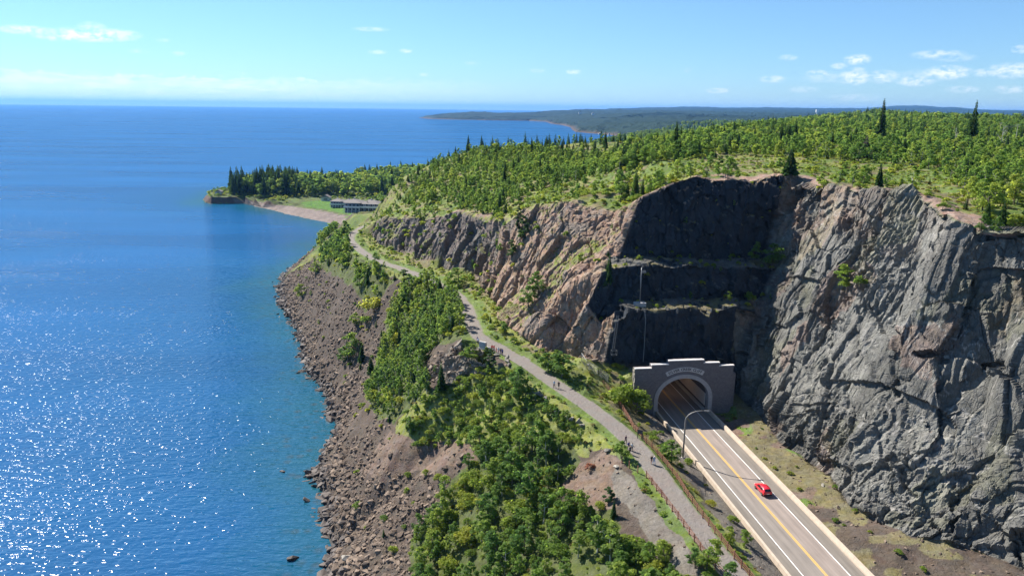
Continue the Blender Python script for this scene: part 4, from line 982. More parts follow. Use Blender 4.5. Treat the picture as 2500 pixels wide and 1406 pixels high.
for rg_, L_ in RB.items():
    A_ = np.array(L_); q_ = proj(A_[:, :3]); ok_ = (q_[:, 0] > 0) & (q_[:, 0] < 2500) & (q_[:, 1] > 0) & (q_[:, 1] < 1406)
    if ok_.sum() > 5: RQ[rg_] = (np.quantile(q_[ok_, 0], (.25, .5, .75)), np.quantile(q_[ok_, 1], (.25, .5, .75)))
XW = ('left end', 'left half', 'right half', 'right end'); YW = ('top', 'upper part', 'lower part', 'bottom')
SHORTR = {'belt': 'of the grove beside the trail', 'band': 'of the scrub below the stone edging', 'thicket': 'of the bottom thicket', 'point': 'of the clumps by the far trail curve', 'scree': 'of the stony shore slope',
          'verge': 'of the verge below the brown rock', 'bank': 'of the bank between fence and road', 'ditch': 'of the ditch below the grey cliff', 'hill': 'of the hilltop wood', 'hillside': 'of the open hillside', 'plateau': 'of the wood edge by the meadow',
          'meadow': 'of the clifftop meadow', 'wood': 'of the plateau wood', 'rock': 'of the brown rock', 'ledge': 'of the dark rock ledges', 'cape': 'of the wooded point', 'far': 'of the far forest'}
HW = {'aspen': ('Short light aspen', 'Slender light aspen', 'Tall slender aspen'), 'broad': ('Small leafy tree', 'Bushy leafy tree', 'Tall leafy tree'), 'spruce': ('Small dark spruce', 'Pointed dark spruce', 'Tall dark spruce'), 'shrub': ('Tiny low shrub', 'Low yellow-green shrub', 'Large rounded shrub')}
HR = {'aspen': (4.4, 6), 'broad': (4, 5.6), 'spruce': (4.5, 8), 'shrub': (1.2, 2.0)}
def label_for(kd, reg, p, h, q, lab, grp):
    if reg not in RQ: return lab.format(WORD[kd]), grp
    qx, qy = RQ[reg]; ix, iy = int((q[0] > qx).sum()), int((q[1] > qy).sum()); hw = HW[kd][0 if h < HR[kd][0] else (1 if h < HR[kd][1] else 2)]
    t = f"{hw}, {YW[iy]}, {XW[ix]} {SHORTR[reg]}"
    return t, grp + ': ' + hw.lower() + 's at the ' + YW[iy] + ', ' + XW[ix]
rest = []; NEARSRC = {}
for kd in ('aspen', 'broad', 'spruce', 'shrub'):
    idx = [i for i, p in enumerate(PLANTS) if p[0] == kd]
    P = np.array([PLANTS[i][1] for i in idx]); H = np.array([PLANTS[i][2] * PLANTS[i][3] ** .5 for i in idx]); pr = proj(P)
    size = H * FPX / np.maximum(pr[:, 2], 1); inf = (pr[:, 0] > 5) & (pr[:, 0] < 2495) & (pr[:, 1] > 150) & (pr[:, 1] < 1400 + .6 * size)
    size = np.where(inf, size, 0); order = np.argsort(-size); chosen = 0
    for j in order:
        i = idx[j]; k_, p, h, wd, reg = PLANTS[i]
        if chosen < 296 and size[j] > 0 and seen(p + np.array([0, 0, h * .75])):
            lab, grp = REGION[reg]; lab, grp = label_for(kd, reg, p, h, pr[j], lab, grp); e = put_plant(kd, p, h, lab, grp, wide=wd); chosen += 1
            if kd not in NEARSRC: NEARSRC[kd] = []
            NEARSRC[kd].append(e)
        else: rest.append(i)
# crowns of some of those trees serve as the sources of the masses
def far_sources():
    src, start = [], {}
    for kd in ('aspen', 'broad', 'spruce', 'shrub'):
        start[kd] = len(src)
        for q, me in enumerate(KIND[kd][1]):
            host = NEARSRC[kd][-1 - q]; c = host.children[0]; c.data = me; src.append(c)       # the smallest of the singles wear the light crowns
    return src, start
SRC, START = far_sources()
def mass(name, ids, label, cat):
    if not ids: return
    P = [PLANTS[i][1] for i in ids]; n = len(ids)
    vid = [START[PLANTS[i][0]] + int(rv.integers(len(KIND[PLANTS[i][0]][1]))) for i in ids]
    spread(name, P, rv.random(n) * 6.28, [PLANTS[i][2] for i in ids], vid, SRC, label, cat, wide=[PLANTS[i][3] for i in ids])
near_regs = ('belt', 'band', 'thicket', 'point', 'scree', 'verge', 'bank', 'ditch')
mass('undergrowth', [i for i in rest if PLANTS[i][4] in near_regs], 'mixed green undergrowth on the slope below the trail', 'undergrowth')
mass('woods', [i for i in rest if PLANTS[i][4] in ('hill', 'hillside', 'plateau', 'meadow', 'rock', 'ledge')], 'dense young aspen wood covering the hill', 'wood')
mass('woods', [i for i in rest if PLANTS[i][4] == 'wood'], 'mixed green wood on the plateau behind the cliff', 'wood')
mass('woods', [i for i in rest if PLANTS[i][4] == 'cape'], 'tall mixed wood on the point beyond the beach', 'wood')
mass('forest', [i for i in rest if PLANTS[i][4] == 'far'], 'far forest stretching inland to the hills', 'forest')
# ------------------------------------------------------------------ grass tufts and low herbs
tuft_src = []
for q, me in enumerate(LOWTUFT):
    p = on_land(1385 + 25 * q, 915 + 14 * q); o = bpy.data.objects.new('grass_tuft', me); COL.objects.link(o); o.location = p; o.scale = (.6, .6, .5)
    tag(o, ('bright green', 'yellow-green', 'dry straw-coloured')[q] + ' tuft of tall grass beside the trail above the tunnel', 'grass tuft'); tuft_src.append(o)
gcol = TINT[GF].mean(1); greenish = (gcol[:, 1] > gcol[:, 0] * 1.02)
tm = np.isin(GL, (0, 5)) & (f_px[:, 2] < 420) & (f_px[:, 0] > -50) & (f_px[:, 0] < 2550) & (f_px[:, 1] < 1500) & greenish
P, k = scatter(tm, np.where(f_px[:, 2] < 260, .38, .16), rv)
P = P[:60000]; k = k[:60000]; sc_ = .25 + .5 * rv.random(len(P)) ** 2
dry = gcol[k][:, 0] > gcol[k][:, 1] * .86
vid = np.where(rv.random(len(P)) < np.where(dry, .5, .12), 2, (rv.random(len(P)) * 2).astype(int))
print('tufts', len(P))
spread('grass', P, rv.random(len(P)) * 6.28, sc_, vid, tuft_src, 'rough tufts of green and straw-coloured grass over the banks', 'grass', wide=.9 + .8 * rv.random(len(P)))
# ------------------------------------------------------------------ boulders and scree
def rock_mesh(seed, n=13, mat=None):
    r = np.random.default_rng(seed); bm = bmesh.new()
    for i in range(n):
        d = r.normal(size=3); d /= np.linalg.norm(d); d = d * (.75 + .35 * r.random()) * np.array([1, .8, .62]); bm.verts.new(d * .5)
    bmesh.ops.convex_hull(bm, input=bm.verts[:]); loose = [v for v in bm.verts if not v.link_faces]; bmesh.ops.delete(bm, geom=loose, context='VERTS')
    bmesh.ops.bevel(bm, geom=bm.edges[:], offset=.02, segments=1, affect='EDGES')
    bmesh.ops.recalc_face_normals(bm, faces=bm.faces[:]); me = bpy.data.meshes.new('boulder'); bm.to_mesh(me); bm.free(); me.materials.append(mat); return me
def rock_mat(name, lo, hi, wet=False):
    m, nt, b, _ = newmat(name); oi = N(nt, 'ShaderNodeObjectInfo'); tc = N(nt, 'ShaderNodeTexCoord'); g = N(nt, 'ShaderNodeNewGeometry')
    nz = noise(nt, tc.outputs['Object'], 3.5, 5, .65); nw = noise(nt, g.outputs['Position'], .09, 3)
    f = fmath(nt, 'ADD', fmath(nt, 'MULTIPLY', oi.outputs['Random'], .75), rng_map(nt, nw.outputs['Fac'], .3, .7, -.1, .35), clamp=True)
    c = mixcol(nt, f, lo, hi); c = mixcol(nt, 1.0, c, rng_map(nt, nz.outputs['Fac'], .3, .7, .72, 1.25), 'MULTIPLY')
    nt.links.new(c, b.inputs['Base Color']); b.inputs['Roughness'].default_value = .65 if wet else .9; b.inputs['Specular IOR Level'].default_value = .2 if wet else .15
    bp = N(nt, 'ShaderNodeBump'); bp.inputs['Distance'].default_value = .12; nt.links.new(nz.outputs['Fac'], bp.inputs['Height']); nt.links.new(bp.outputs[0], b.inputs['Normal'])
    return m
M_STONE = rock_mat('stone_brown', (.085, .064, .050), (.27, .205, .155)); M_STONEG = rock_mat('stone_grey', (.15, .14, .12), (.33, .30, .255)); M_WET = rock_mat('stone_wet', (.05, .042, .038), (.13, .105, .09), True)
ROCKS = [rock_mesh(100 + i, 11 + i % 4, M_STONE) for i in range(7)]; WETR = [rock_mesh(120 + i, 12, M_WET) for i in range(4)]; GREYR = [rock_mesh(130 + i, 13, M_STONEG) for i in range(4)]
rr = np.random.default_rng(9)
def put_rock(me, p, size, label, group=None, flat=.8, name='boulder'):
    o = bpy.data.objects.new(name, me); COL.objects.link(o); p = np.asarray(p, float); o.location = (p[0], p[1], p[2] + size * .12)
    o.rotation_euler = (rr.normal() * .25, rr.normal() * .25, rr.random() * 6.28); o.scale = (size * (.9 + .3 * rr.random()), size * (.8 + .3 * rr.random()), size * flat * (.8 + .4 * rr.random()))
    return tag(o, label, 'boulder', group)
# large stones that stand out, each at its own spot
BIG = [(812,985,4.6,'largest dark rounded boulder at the water line half way down the shore',WETR),(800,1012,3.6,'dark flat boulder in the water just below the largest shore boulder',WETR),(748,1222,3.0,'dark boulder standing alone in the shallows below the stony point',WETR),
       (792,1228,3.0,'tall dark block at the water edge beside the lone shallow-water boulder',WETR),(806,1212,2.4,'squat dark block behind the tall block at the water edge',WETR),(806,1250,1.8,'small brown block at the foot of the tall block by the water',ROCKS),
       (715,1362,3.6,'half sunken pale boulder awash near the lower end of the shore',WETR),(690,1150,2.2,'low flat stone awash off the stony point',WETR),(664,688,2.2,'dark stone awash farthest out at the far end of the boulder shore',WETR),(680,744,2.0,'dark stone in the water close to the far boulder shore',WETR),(678,767,2.4,'flat dark stone in the water below the far boulder shore',WETR),
       (830,1350,3.0,'orange-stained block beside a pale slab near the bottom of the shore',ROCKS),(848,1362,2.8,'pale flat slab with an orange patch near the bottom of the shore',GREYR),(735,905,2.6,'dark angular boulder at the bulge of the middle shore',WETR),(765,900,2.4,'black wet boulder on the middle shore',WETR),(775,1150,2.2,'wet block at the tip of the stony point',WETR),
       (1066,1208,2.2,'squared brown block at the top of the lower boulder field',ROCKS),(1125,1118,1.5,'single brown stone on the bare soil above the lower boulder field',ROCKS),
       (1486,1101,1.9,'pale grey rounded boulder at the lake side of the trail',GREYR),(1491,1128,1.2,'dark block just below the pale rounded trail boulder',WETR),(1503,1140,1.5,'split grey block near the start of the short wooden fence',GREYR),(1462,1122,.8,'small brown stone on the bare knoll by the trail',ROCKS),
       (1453,882,2.6,'brown block at the foot of the dark rock face by the wire fence',ROCKS),(1436,893,1.4,'small grey block beside the wire fence below the dark rock',GREYR),(1590,1025,1.5,'pale rough stone by the left corner of the tunnel road wall',GREYR),(1601,1031,1.2,'broken grey stone next to the left road wall at the tunnel',GREYR),
       (1308,858,1.5,'white streaked stone at the foot of the brown rock',GREYR),(1322,851,1.2,'bright pale stone lying at the foot of the brown rock',GREYR),(2010,1186,1.3,'rounded stone at the foot of the grey cliff',GREYR)]
for px, py, sz, lab, fam in BIG:
    p = on_land(px, py)
    if p is None or p.z < 0: p = Vector(Z(px, py, 0.0))
    if p.z < .4: p.z = -.1 * sz
    put_rock(random.choice(fam), p, sz, lab)
for n_, (px, py) in enumerate([(1240,884),(1236,876),(1212,868),(1244,893),(1303,950),(1311,959),(1321,967),(1334,974),(1352,996),(1362,1007),(1373,1016),(1386,1018),(1398,1026),(1410,1032),(1421,1039)]):
    p = on_land(px, py); where = 'lookout end' if n_ < 4 else ('upper part' if n_ < 8 else 'lower part')
    put_rock(random.choice(GREYR), p, 1.7 + .7 * random.random(), 'Grey edging stone lakeside of the trail, ' + where + ' of the row', 'edging stones along the trail ' + where)
# loose stones: candidates over the whole shore slope
PB, kb = scatter(slope_m & (f_px[:, 2] < 560) & (f_v < -25) & ~right_f & (f_px[:, 1] > 590) & (f_px[:, 1] < 1480) & (f_px[:, 0] < 1240), 2.1, rr)
PE, ke = scatter(slope_m & (f_px[:, 2] < 560) & (f_cen[:, 2] < 4) & (f_px[:, 1] > 590) & (f_px[:, 1] < 1560), .35, rr)
f_free_sv = f_free; f_free = f_trail > 2.9
PS, ks = scatter(slope_m & (f_px[:, 2] < 560) & (f_cen[:, 2] > -2.2) & (f_cen[:, 2] < 1.6) & (f_px[:, 1] > 590) & (f_px[:, 1] < 1560), .95, rr)
f_free = f_free_sv
pxy = proj(PB)[:, :2]; green = inpoly(pxy, BELT) | inpoly(pxy, BAND) | inpoly(pxy, THICK)
stony = gcol[kb]; stony = (stony[:, 0] > stony[:, 1] * 1.12)
n_cl = fbm(PB / 11, 3, 131)
lowf = np.clip(1.25 - PB[:, 2] / 40, .1, 1)
FIELD = [(800,1200),(930,1178),(1060,1150),(1135,1145),(1060,1250),(1005,1310),(1005,1500),(700,1500)]
infield = inpoly(pxy, FIELD)
soil = inpoly(pxy, COVER[8][1])
okb = stony & ~green & (rr.random(len(PB)) < np.where(soil, .07, np.where(infield, 1.0, lowf * np.clip(.62 + .9 * n_cl, .08, 1))))
PB = PB[okb]; szb = (.6 + 1.9 * rr.random(len(PB)) ** 3.0) * np.where(PB[:, 2] < 8, 1.35, 1.0)
sze = 1.0 + 2.3 * rr.random(len(PE)) ** 2.0; szs = 1.1 + 3.3 * rr.random(len(PS)) ** 3.0 * 1.3
allP = np.vstack([PB, PE, PS]); allS = np.concatenate([szb, sze, szs]); wetf = np.concatenate([(PB[:, 2] < 1.5 + 3.5 * rr.random(len(PB))) * 1., (PE[:, 2] < 1.6) * 1., np.ones(len(PS))])
# keep them inside the shore band
prA = proj(allP); vis_sz = allS * FPX / prA[:, 2]; vis_sz[(prA[:, 0] < 5) | (prA[:, 0] > 2495) | (prA[:, 1] > 1400)] = 0
od = np.argsort(-vis_sz); single, n_ = set(), 0
for i in od[:420]:
    if n_ >= 240 or vis_sz[i] <= 0: break
    if not seen(allP[i] + np.array([0, 0, allS[i] * .5])): continue
    wet = wetf[i] > .5; band_ = 'bottom stretch' if prA[i, 1] > 1320 else ('lower stretch' if prA[i, 1] > 1230 else ('stretch below the stony point' if prA[i, 1] > 1165 else ('stretch above the stony point' if prA[i, 1] > 1040 else ('middle stretch' if prA[i, 1] > 850 else 'far stretch'))))
    hpos = 'at the water line' if allP[i][2] < 1 else ('just above the water' if allP[i][2] < 4 else ('low on the slope' if allP[i][2] < 12 else 'high on the slope'))
    big = 'Large' if allS[i] > 1.9 else ('Medium' if allS[i] > 1.4 else 'Smaller')
    put_rock(random.choice(WETR if wet else ROCKS), allP[i] - np.array([0, 0, .1 * allS[i]]), allS[i], f"{big} {'dark wet boulder' if wet else 'dry brown boulder'} {hpos}, {band_} of shore", f"{'wet' if wet else 'dry'} {big.lower()} boulders {hpos}, {band_}"); single.add(int(i)); n_ += 1
rs_src = []
for q, (me, w) in enumerate([(m, 'brown') for m in ROCKS] + [(m, 'wet dark') for m in WETR]):
    px, py = [(905,1235),(930,1262),(955,1222),(880,1290),(925,1310),(965,1275),(900,1340),(822,1105),(838,1080),(812,1180),(826,1290)][q]
    p = on_land(px, py); o = put_rock(me, p, 1.0, ('Angular', 'Flat', 'Wedge-shaped', 'Blocky', 'Rounded', 'Pointed', 'Small squared', 'Wide', 'Narrow', 'Low', 'Stubby')[q] + f" {w} stone lying in the lower boulder field"); rs_src.append(o)
mk = np.array([i not in single for i in range(len(allP))]); Pm, Sm, wm = allP[mk], allS[mk], wetf[mk]
vid = np.where(wm > .5, len(ROCKS) + rr.integers(0, len(WETR), len(Pm)), rr.integers(0, len(ROCKS), len(Pm)))
print('stones', len(Pm))
spread('scree', Pm - np.array([0, 0, .05]), rr.random(len(Pm)) * 6.28, Sm, vid, rs_src, 'loose brown and dark stones covering the shore slope', 'scree', tilt=rr.normal(size=(len(Pm), 3)) * np.array([.35, .35, 0]))
# gravel and small broken rock on the road bank and below the walls
gm = slope_m & right_f & (f_px[:, 2] < 230) & (np.abs(f_v) > 7.4) & (f_s < 2) & (f_v > -12) & (f_px[:, 1] < 1500)
Pg, kg = scatter(gm, .5, rr); gg = gcol[kg]; okk = gg[:, 0] > gg[:, 1] * 1.05; Pg = Pg[okk]
foot = slope_m & (f_v > 9) & (f_s < 0); Pf, kf = scatter(foot, .25 * np.exp(-polydist(f_cen[:, :2], wall_foot) / 3.0), rr); Pg = np.vstack([Pg, Pf])
foot2 = slope_m & right_f & (f_s > 5); Pf, kf = scatter(foot2, .3 * np.exp(-polydist(f_cen[:, :2], G) / 1.6), rr); Pg = np.vstack([Pg, Pf])
kn = slope_m & inpoly(f_px[:, :2], [(1400,1110),(1470,1090),(1520,1130),(1560,1190),(1640,1290),(1720,1390),(1640,1380),(1500,1260),(1400,1240),(1360,1190)]); Pf, kf = scatter(kn, .5, rr); Pg = np.vstack([Pg, Pf])
spread('rubble', Pg, rr.random(len(Pg)) * 6.28, .22 + .75 * rr.random(len(Pg)) ** 3.5, rr.integers(0, len(ROCKS), len(Pg)), rs_src, 'small broken rock at the foot of the rock faces and along the road', 'rubble', tilt=rr.normal(size=(len(Pg), 3)) * np.array([.35, .35, 0]))
# ------------------------------------------------------------------ road, walls, tunnel
def road_empty(name): 
    e = empty(name, tuple(O)); e.rotation_euler = (0, 0, ROAD_YAW); return e
def in_road(o): o.location = tuple(O); o.rotation_euler = (0, 0, ROAD_YAW); return o      # local x = v, y = s, z above the road
def asphalt():
    m, nt, b, _ = newmat('asphalt'); L = nt.links; tc = N(nt, 'ShaderNodeTexCoord'); sp = N(nt, 'ShaderNodeSeparateXYZ'); L.new(tc.outputs['Object'], sp.inputs[0]); X = sp.outputs[0]
    n1 = noise(nt, tc.outputs['Object'], 14, 3, .7); 
    mp = N(nt, 'ShaderNodeMapping'); mp.inputs['Scale'].default_value = (.9, .06, 1); L.new(tc.outputs['Object'], mp.inputs[0]); n2 = noise(nt, mp.outputs[0], 1.4, 5, .6)
    n3 = noise(nt, tc.outputs['Object'], .25, 4, .6)
    ax = fmath(nt, 'ABSOLUTE', X); lane = rng_map(nt, ax, 3.55, 3.75, 1, 0)
    right = rng_map(nt, X, -.2, .2, 0, 1)
    c = mixcol(nt, lane, (.19, .167, .143), (.235, .205, .18)); c = mixcol(nt, fmath(nt, 'MULTIPLY', lane, right), c, (.275, .227, .198))
    tr = fmath(nt, 'ABSOLUTE', fmath(nt, 'SUBTRACT', fmath(nt, 'ABSOLUTE', fmath(nt, 'SUBTRACT', ax, 1.8)), .85)); c = mixcol(nt, rng_map(nt, tr, .0, .55, .22, 0), c, (.135, .12, .108))
    f = fmath(nt, 'MULTIPLY', rng_map(nt, n1.outputs['Fac'], .3, .7, .92, 1.08), fmath(nt, 'MULTIPLY', rng_map(nt, n2.outputs['Fac'], .3, .7, .80, 1.13), rng_map(nt, n3.outputs['Fac'], .3, .7, .93, 1.07)))
    c = mixcol(nt, 1.0, c, f, 'MULTIPLY'); L.new(c, b.inputs['Base Color']); b.inputs['Roughness'].default_value = .85; b.inputs['Specular IOR Level'].default_value = .25
    return m
M_ASPH = asphalt(); M_CONC = simple('concrete_pale', (.46, .38, .30), .85, .14, 1.2, bump=.02); M_CONCG = simple('concrete_grey', (.40, .38, .36), .85, .15, 1.5, bump=.02)
M_WHITE = simple('paint_white', (.78, .76, .72), .7, .14, 5); M_YELLOW = simple('paint_yellow', (.72, .43, .07), .7, .14, 5)
M_METAL = simple('galvanised', (.22, .23, .24), .4, .1, 8, metal=.6); M_DARKM = simple('dark_metal', (.06, .06, .065), .5, .2, 8, metal=.3)
def strip(name, x0, x1, y0, y1, z, mat, seg=60):
    ys = np.linspace(y0, y1, seg + 1); v = [(x, y, z) for y in ys for x in (x0, x1)]; f = [(2 * i, 2 * i + 1, 2 * i + 3, 2 * i + 2) for i in range(seg)]
    return in_road(mesh_np(name, v, f, mat))
tag(strip('road', -5.95, 5.95, -150, 160, 0, M_ASPH), 'two-lane asphalt road running into the tunnel', 'road', kind='structure')
for x0, x1, mt, lb in ((-3.72, -3.56, M_WHITE, 'white edge line on the trail side of the road'), (3.56, 3.72, M_WHITE, 'white edge line on the cliff side of the road'), (-.2, -.07, M_YELLOW, 'yellow centre line nearer the trail'), (.07, .2, M_YELLOW, 'yellow centre line nearer the cliff')):
    tag(strip('road_marking', x0, x1, -150, 160, .006, mt), lb, 'road marking', kind='structure')
def barrier(x0, x1, lab):
    e = in_road(empty('concrete_barrier')); tag(e, lab, 'barrier')
    k = 0
    for y0 in np.arange(-150, -.2, 10.0):
        y1 = min(y0 + 9.97, -.25); m = MB(); c = (x0 + x1) / 2; s = 1 if c > 0 else -1
        a, b_ = (x0, x1) if s > 0 else (x1, x0)      # a: road side
        m.prism([(a, y0, -.1), (b_, y0, -.1), (b_, y0, .82), (a + s * .14, y0, .82), (a, y0, .25)], (0, y1 - y0, 0)); m.build('panel', M_CONC, e)
    return e
barrier(-6.55, -5.97, 'long pale concrete wall on the trail side of the road'); barrier(5.97, 6.55, 'long pale concrete wall on the cliff side of the road')
# ---- portal
def stone_face():
    m, nt, b, _ = newmat('portal_stone'); L = nt.links; tc = N(nt, 'ShaderNodeTexCoord'); sp = N(nt, 'ShaderNodeSeparateXYZ'); L.new(tc.outputs['Object'], sp.inputs[0])
    cb = N(nt, 'ShaderNodeCombineXYZ'); L.new(fmath(nt, 'ADD', sp.outputs[0], sp.outputs[1]), cb.inputs[0]); L.new(sp.outputs[2], cb.inputs[1])
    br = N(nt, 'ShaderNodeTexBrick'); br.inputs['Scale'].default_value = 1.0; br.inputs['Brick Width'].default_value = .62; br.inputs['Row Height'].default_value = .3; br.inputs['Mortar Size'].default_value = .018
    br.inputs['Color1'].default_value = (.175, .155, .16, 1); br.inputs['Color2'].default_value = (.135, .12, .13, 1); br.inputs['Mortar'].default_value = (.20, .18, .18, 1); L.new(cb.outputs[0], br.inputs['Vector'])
    n1 = noise(nt, tc.outputs['Object'], 2.5, 5, .65); c = mixcol(nt, 1.0, br.outputs['Color'], rng_map(nt, n1.outputs['Fac'], .3, .7, .78, 1.22), 'MULTIPLY'); L.new(c, b.inputs['Base Color'])
    bp = N(nt, 'ShaderNodeBump'); bp.inputs['Distance'].default_value = .06; h = fmath(nt, 'ADD', fmath(nt, 'MULTIPLY', br.outputs['Fac'], -.7), noise(nt, tc.outputs['Object'], 6, 3).outputs['Fac']); L.new(h, bp.inputs['Height']); L.new(bp.outputs[0], b.inputs['Normal'])
    b.inputs['Roughness'].default_value = .9; return m
M_PORT = stone_face(); M_RING = simple('arch_concrete', (.34, .315, .315), .85, .12, 1.5, bump=.02); M_COPE = simple('coping_stone', (.62, .58, .55), .8, .1, 2)
portal = in_road(empty('tunnel_portal')); tag(portal, 'grey stone tunnel portal with a stepped top and arched opening, lettered Silver Creek Cliff', 'tunnel portal')
def arch_z(x, a, sp, rise): return sp + rise * math.sqrt(max(0, 1 - (x / a) ** 2)) if abs(x) < a else 0
STEPS = [(-11.9, -8.05, 11.2), (-8.05, -4.0, 12.0), (-4.0, 4.45, 12.85), (4.45, 8.3, 12.05), (8.3, 11.75, 11.25)]
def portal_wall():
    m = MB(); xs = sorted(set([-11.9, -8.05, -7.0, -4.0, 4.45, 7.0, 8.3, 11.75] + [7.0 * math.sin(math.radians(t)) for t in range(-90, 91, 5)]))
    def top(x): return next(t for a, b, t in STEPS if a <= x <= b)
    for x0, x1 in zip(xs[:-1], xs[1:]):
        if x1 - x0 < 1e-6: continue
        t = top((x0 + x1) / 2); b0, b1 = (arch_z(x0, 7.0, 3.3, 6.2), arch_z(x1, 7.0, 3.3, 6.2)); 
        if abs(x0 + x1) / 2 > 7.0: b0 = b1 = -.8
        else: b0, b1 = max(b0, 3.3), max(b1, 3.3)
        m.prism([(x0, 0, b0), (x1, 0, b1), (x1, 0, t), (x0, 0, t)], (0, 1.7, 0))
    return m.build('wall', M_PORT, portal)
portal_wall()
def ring(name, a0, r0, a1, r1, y0, y1, t0, t1, mat, steps):
    m = MB(); ang = [t0 + (t1 - t0) * i / steps for i in range(steps + 1)]
    for q0, q1 in zip(ang[:-1], ang[1:]):
        f = lambda a, r, t: (a * math.cos(t), y0, 3.3 + r * math.sin(t))
        m.prism([f(a0, r0, q0), f(a1, r1, q0), f(a1, r1, q1), f(a0, r0, q1)], (0, y1 - y0, 0))
    return m.build(name, mat, portal)
ring('arch_ring', 6.15, 5.3, 7.1, 6.25, -.16, 1.5, 0.0, math.pi, M_RING, 44)
for s in (-1, 1): MB().box(min(s * 6.15, s * 7.1), max(s * 6.15, s * 7.1), -.16, 1.5, -.3, 3.29).build('arch_pier', M_RING, portal)
for a, b, t in STEPS: MB().box(a - .12, b + .12 if b > 11 else b - .02, -.14, .62, t, t + .2).build('coping', M_COPE, portal)
# rough stones of the left side return
rq = random.Random(3)
zq = -.3
while zq < 11.0:
    hq = rq.uniform(.35, .6); yq = 0.0
    while yq < 1.65:
        wq = rq.uniform(.5, .9); y1 = min(yq + wq, 1.68)
        d = rq.uniform(.08, .3); m = MB(); m.prism([(-11.9, yq + .02, zq + .02), (-11.9, y1 - .02, zq + .02), (-11.9, y1 - .02, zq + hq - .02), (-11.9, yq + .02, zq + hq - .02)], (-d, 0, 0)); m.build('stone', M_STONEG, portal); yq = y1
    zq += hq
MB().box(11.75, 12.6, .35, 1.6, -.5, 9.2).build('side_wall', M_PORT, portal)
# name panel with the lettering on an arc
cz, rad = 1.2, 9.35
m = MB(); hw_ = .50
for k in range(24):
    t0, t1 = math.pi / 2 + hw_ - 2 * hw_ * k / 24, math.pi / 2 + hw_ - 2 * hw_ * (k + 1) / 24
    f = lambda r, t: (r * math.cos(t), -.1, cz + r * math.sin(t) + .25)
    m.prism([f(rad - .55, t0), f(rad - .55, t1), f(rad + .5, t1), f(rad + .5, t0)], (0, .2, 0))
panel = m.build('name_panel', simple('panel_stone', (.50, .47, .46), .8, .08, 2), portal)
def lettering(text):
    bm = bmesh.new(); n = len(text); span = hw_ * 2 * .90; adv = {'I': .62, ' ': .9}
    wts = [adv.get(ch, 1.0) for ch in text]; tot = sum(wts); acc = 0
    for ch, w in zip(text, wts):
        t = math.pi / 2 + span / 2 - span * (acc + w / 2) / tot; acc += w
        if ch == ' ': continue
        cu = bpy.data.curves.new('letter', 'FONT'); cu.body = ch; cu.size = .9; cu.align_x = 'CENTER'; cu.extrude = .03; cu.offset = .012
        o = bpy.data.objects.new('letter', cu); COL.objects.link(o); dg = bpy.context.evaluated_depsgraph_get(); me = bpy.data.meshes.new_from_object(o.evaluated_get(dg)); bpy.data.objects.remove(o); bpy.data.curves.remove(cu)
        mt = Matrix.Translation(((rad - .3) * math.cos(t), -.13, cz + .25 + (rad - .3) * math.sin(t))) @ Matrix.Rotation(-(t - math.pi / 2), 4, 'Y') @ Matrix.Rotation(math.pi / 2, 4, 'X')
        me.transform(mt); bm.from_mesh(me); bpy.data.meshes.remove(me)
    me = bpy.data.meshes.new('lettering'); bm.to_mesh(me); bm.free(); me.materials.append(simple('letter_dark', (.06, .055, .06), .7)); o = bpy.data.objects.new('lettering', me); COL.objects.link(o); o.parent = panel
lettering('SILVER CREEK CLIFF')
# tunnel tube behind the portal
def tube_lining():
    prof = [(-6.15, -.1), (-6.15, 3.3)] + [(-6.15 * math.cos(t), 3.3 + 5.3 * math.sin(t)) for t in np.linspace(.12, math.pi - .12, 26)] + [(6.15, 3.3), (6.15, -.1)]
    v, f = [], []; ys = np.linspace(1.4, 160, 30); n = len(prof)
    for y in ys: v += [(x, y, z) for x, z in prof]
    for i in range(len(ys) - 1):
        for k in range(n - 1): f.append((i * n + k, i * n + k + 1, (i + 1) * n + k + 1, (i + 1) * n + k))
    o = mesh_np('tunnel_lining', v, f, simple('lining', (.12, .11, .105), .8, .1, 1), portal)
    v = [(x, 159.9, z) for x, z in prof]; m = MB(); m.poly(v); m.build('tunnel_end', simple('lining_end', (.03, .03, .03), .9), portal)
tube_lining()
M_TILE = simple('wall_panel', (.62, .54, .47), .45, .08, 1)
for s in (-1, 1):
    for k in range(10): MB().box(min(s * 6.0, s * 6.12), max(s * 6.0, s * 6.12), 1.6 + k * 6, 7.55 + k * 6, .9, 3.9).build('wall_panel', M_TILE, portal)
    MB().box(min(s * 5.3, s * 6.12), max(s * 5.3, s * 6.12), 1.45, 158, -.02, .28).build('kerb', M_CONCG, portal)
M_GLOW = bpy.data.materials.new('lamp_glow'); M_GLOW.use_nodes = True; nt = M_GLOW.node_tree; nt.nodes.clear(); em = nt.nodes.new('ShaderNodeEmission'); em.inputs[0].default_value = (1, .82, .6, 1); em.inputs[1].default_value = 6; nt.links.new(em.outputs[0], nt.nodes.new('ShaderNodeOutputMaterial').inputs[0])
for k, y in enumerate((13, 27, 44, 64)):
    for s in (-1, 1):
        hg = MB().box(s * 2.2 - .35, s * 2.2 + .35, y - .5, y + .5, 7.3, 7.55).build('tunnel_lamp', M_METAL, portal); MB().box(s * 2.2 - .28, s * 2.2 + .28, y - .42, y + .42, 7.26, 7.295).build('diffuser', M_GLOW, hg)
    ld = bpy.data.lights.new('tunnel_light', 'POINT'); ld.energy = 26; ld.color = (1, .52, .2); ld.shadow_soft_size = .4; lo = bpy.data.objects.new('tunnel_light', ld); COL.objects.link(lo); lo.parent = portal; lo.location = (0, y, 6.9)
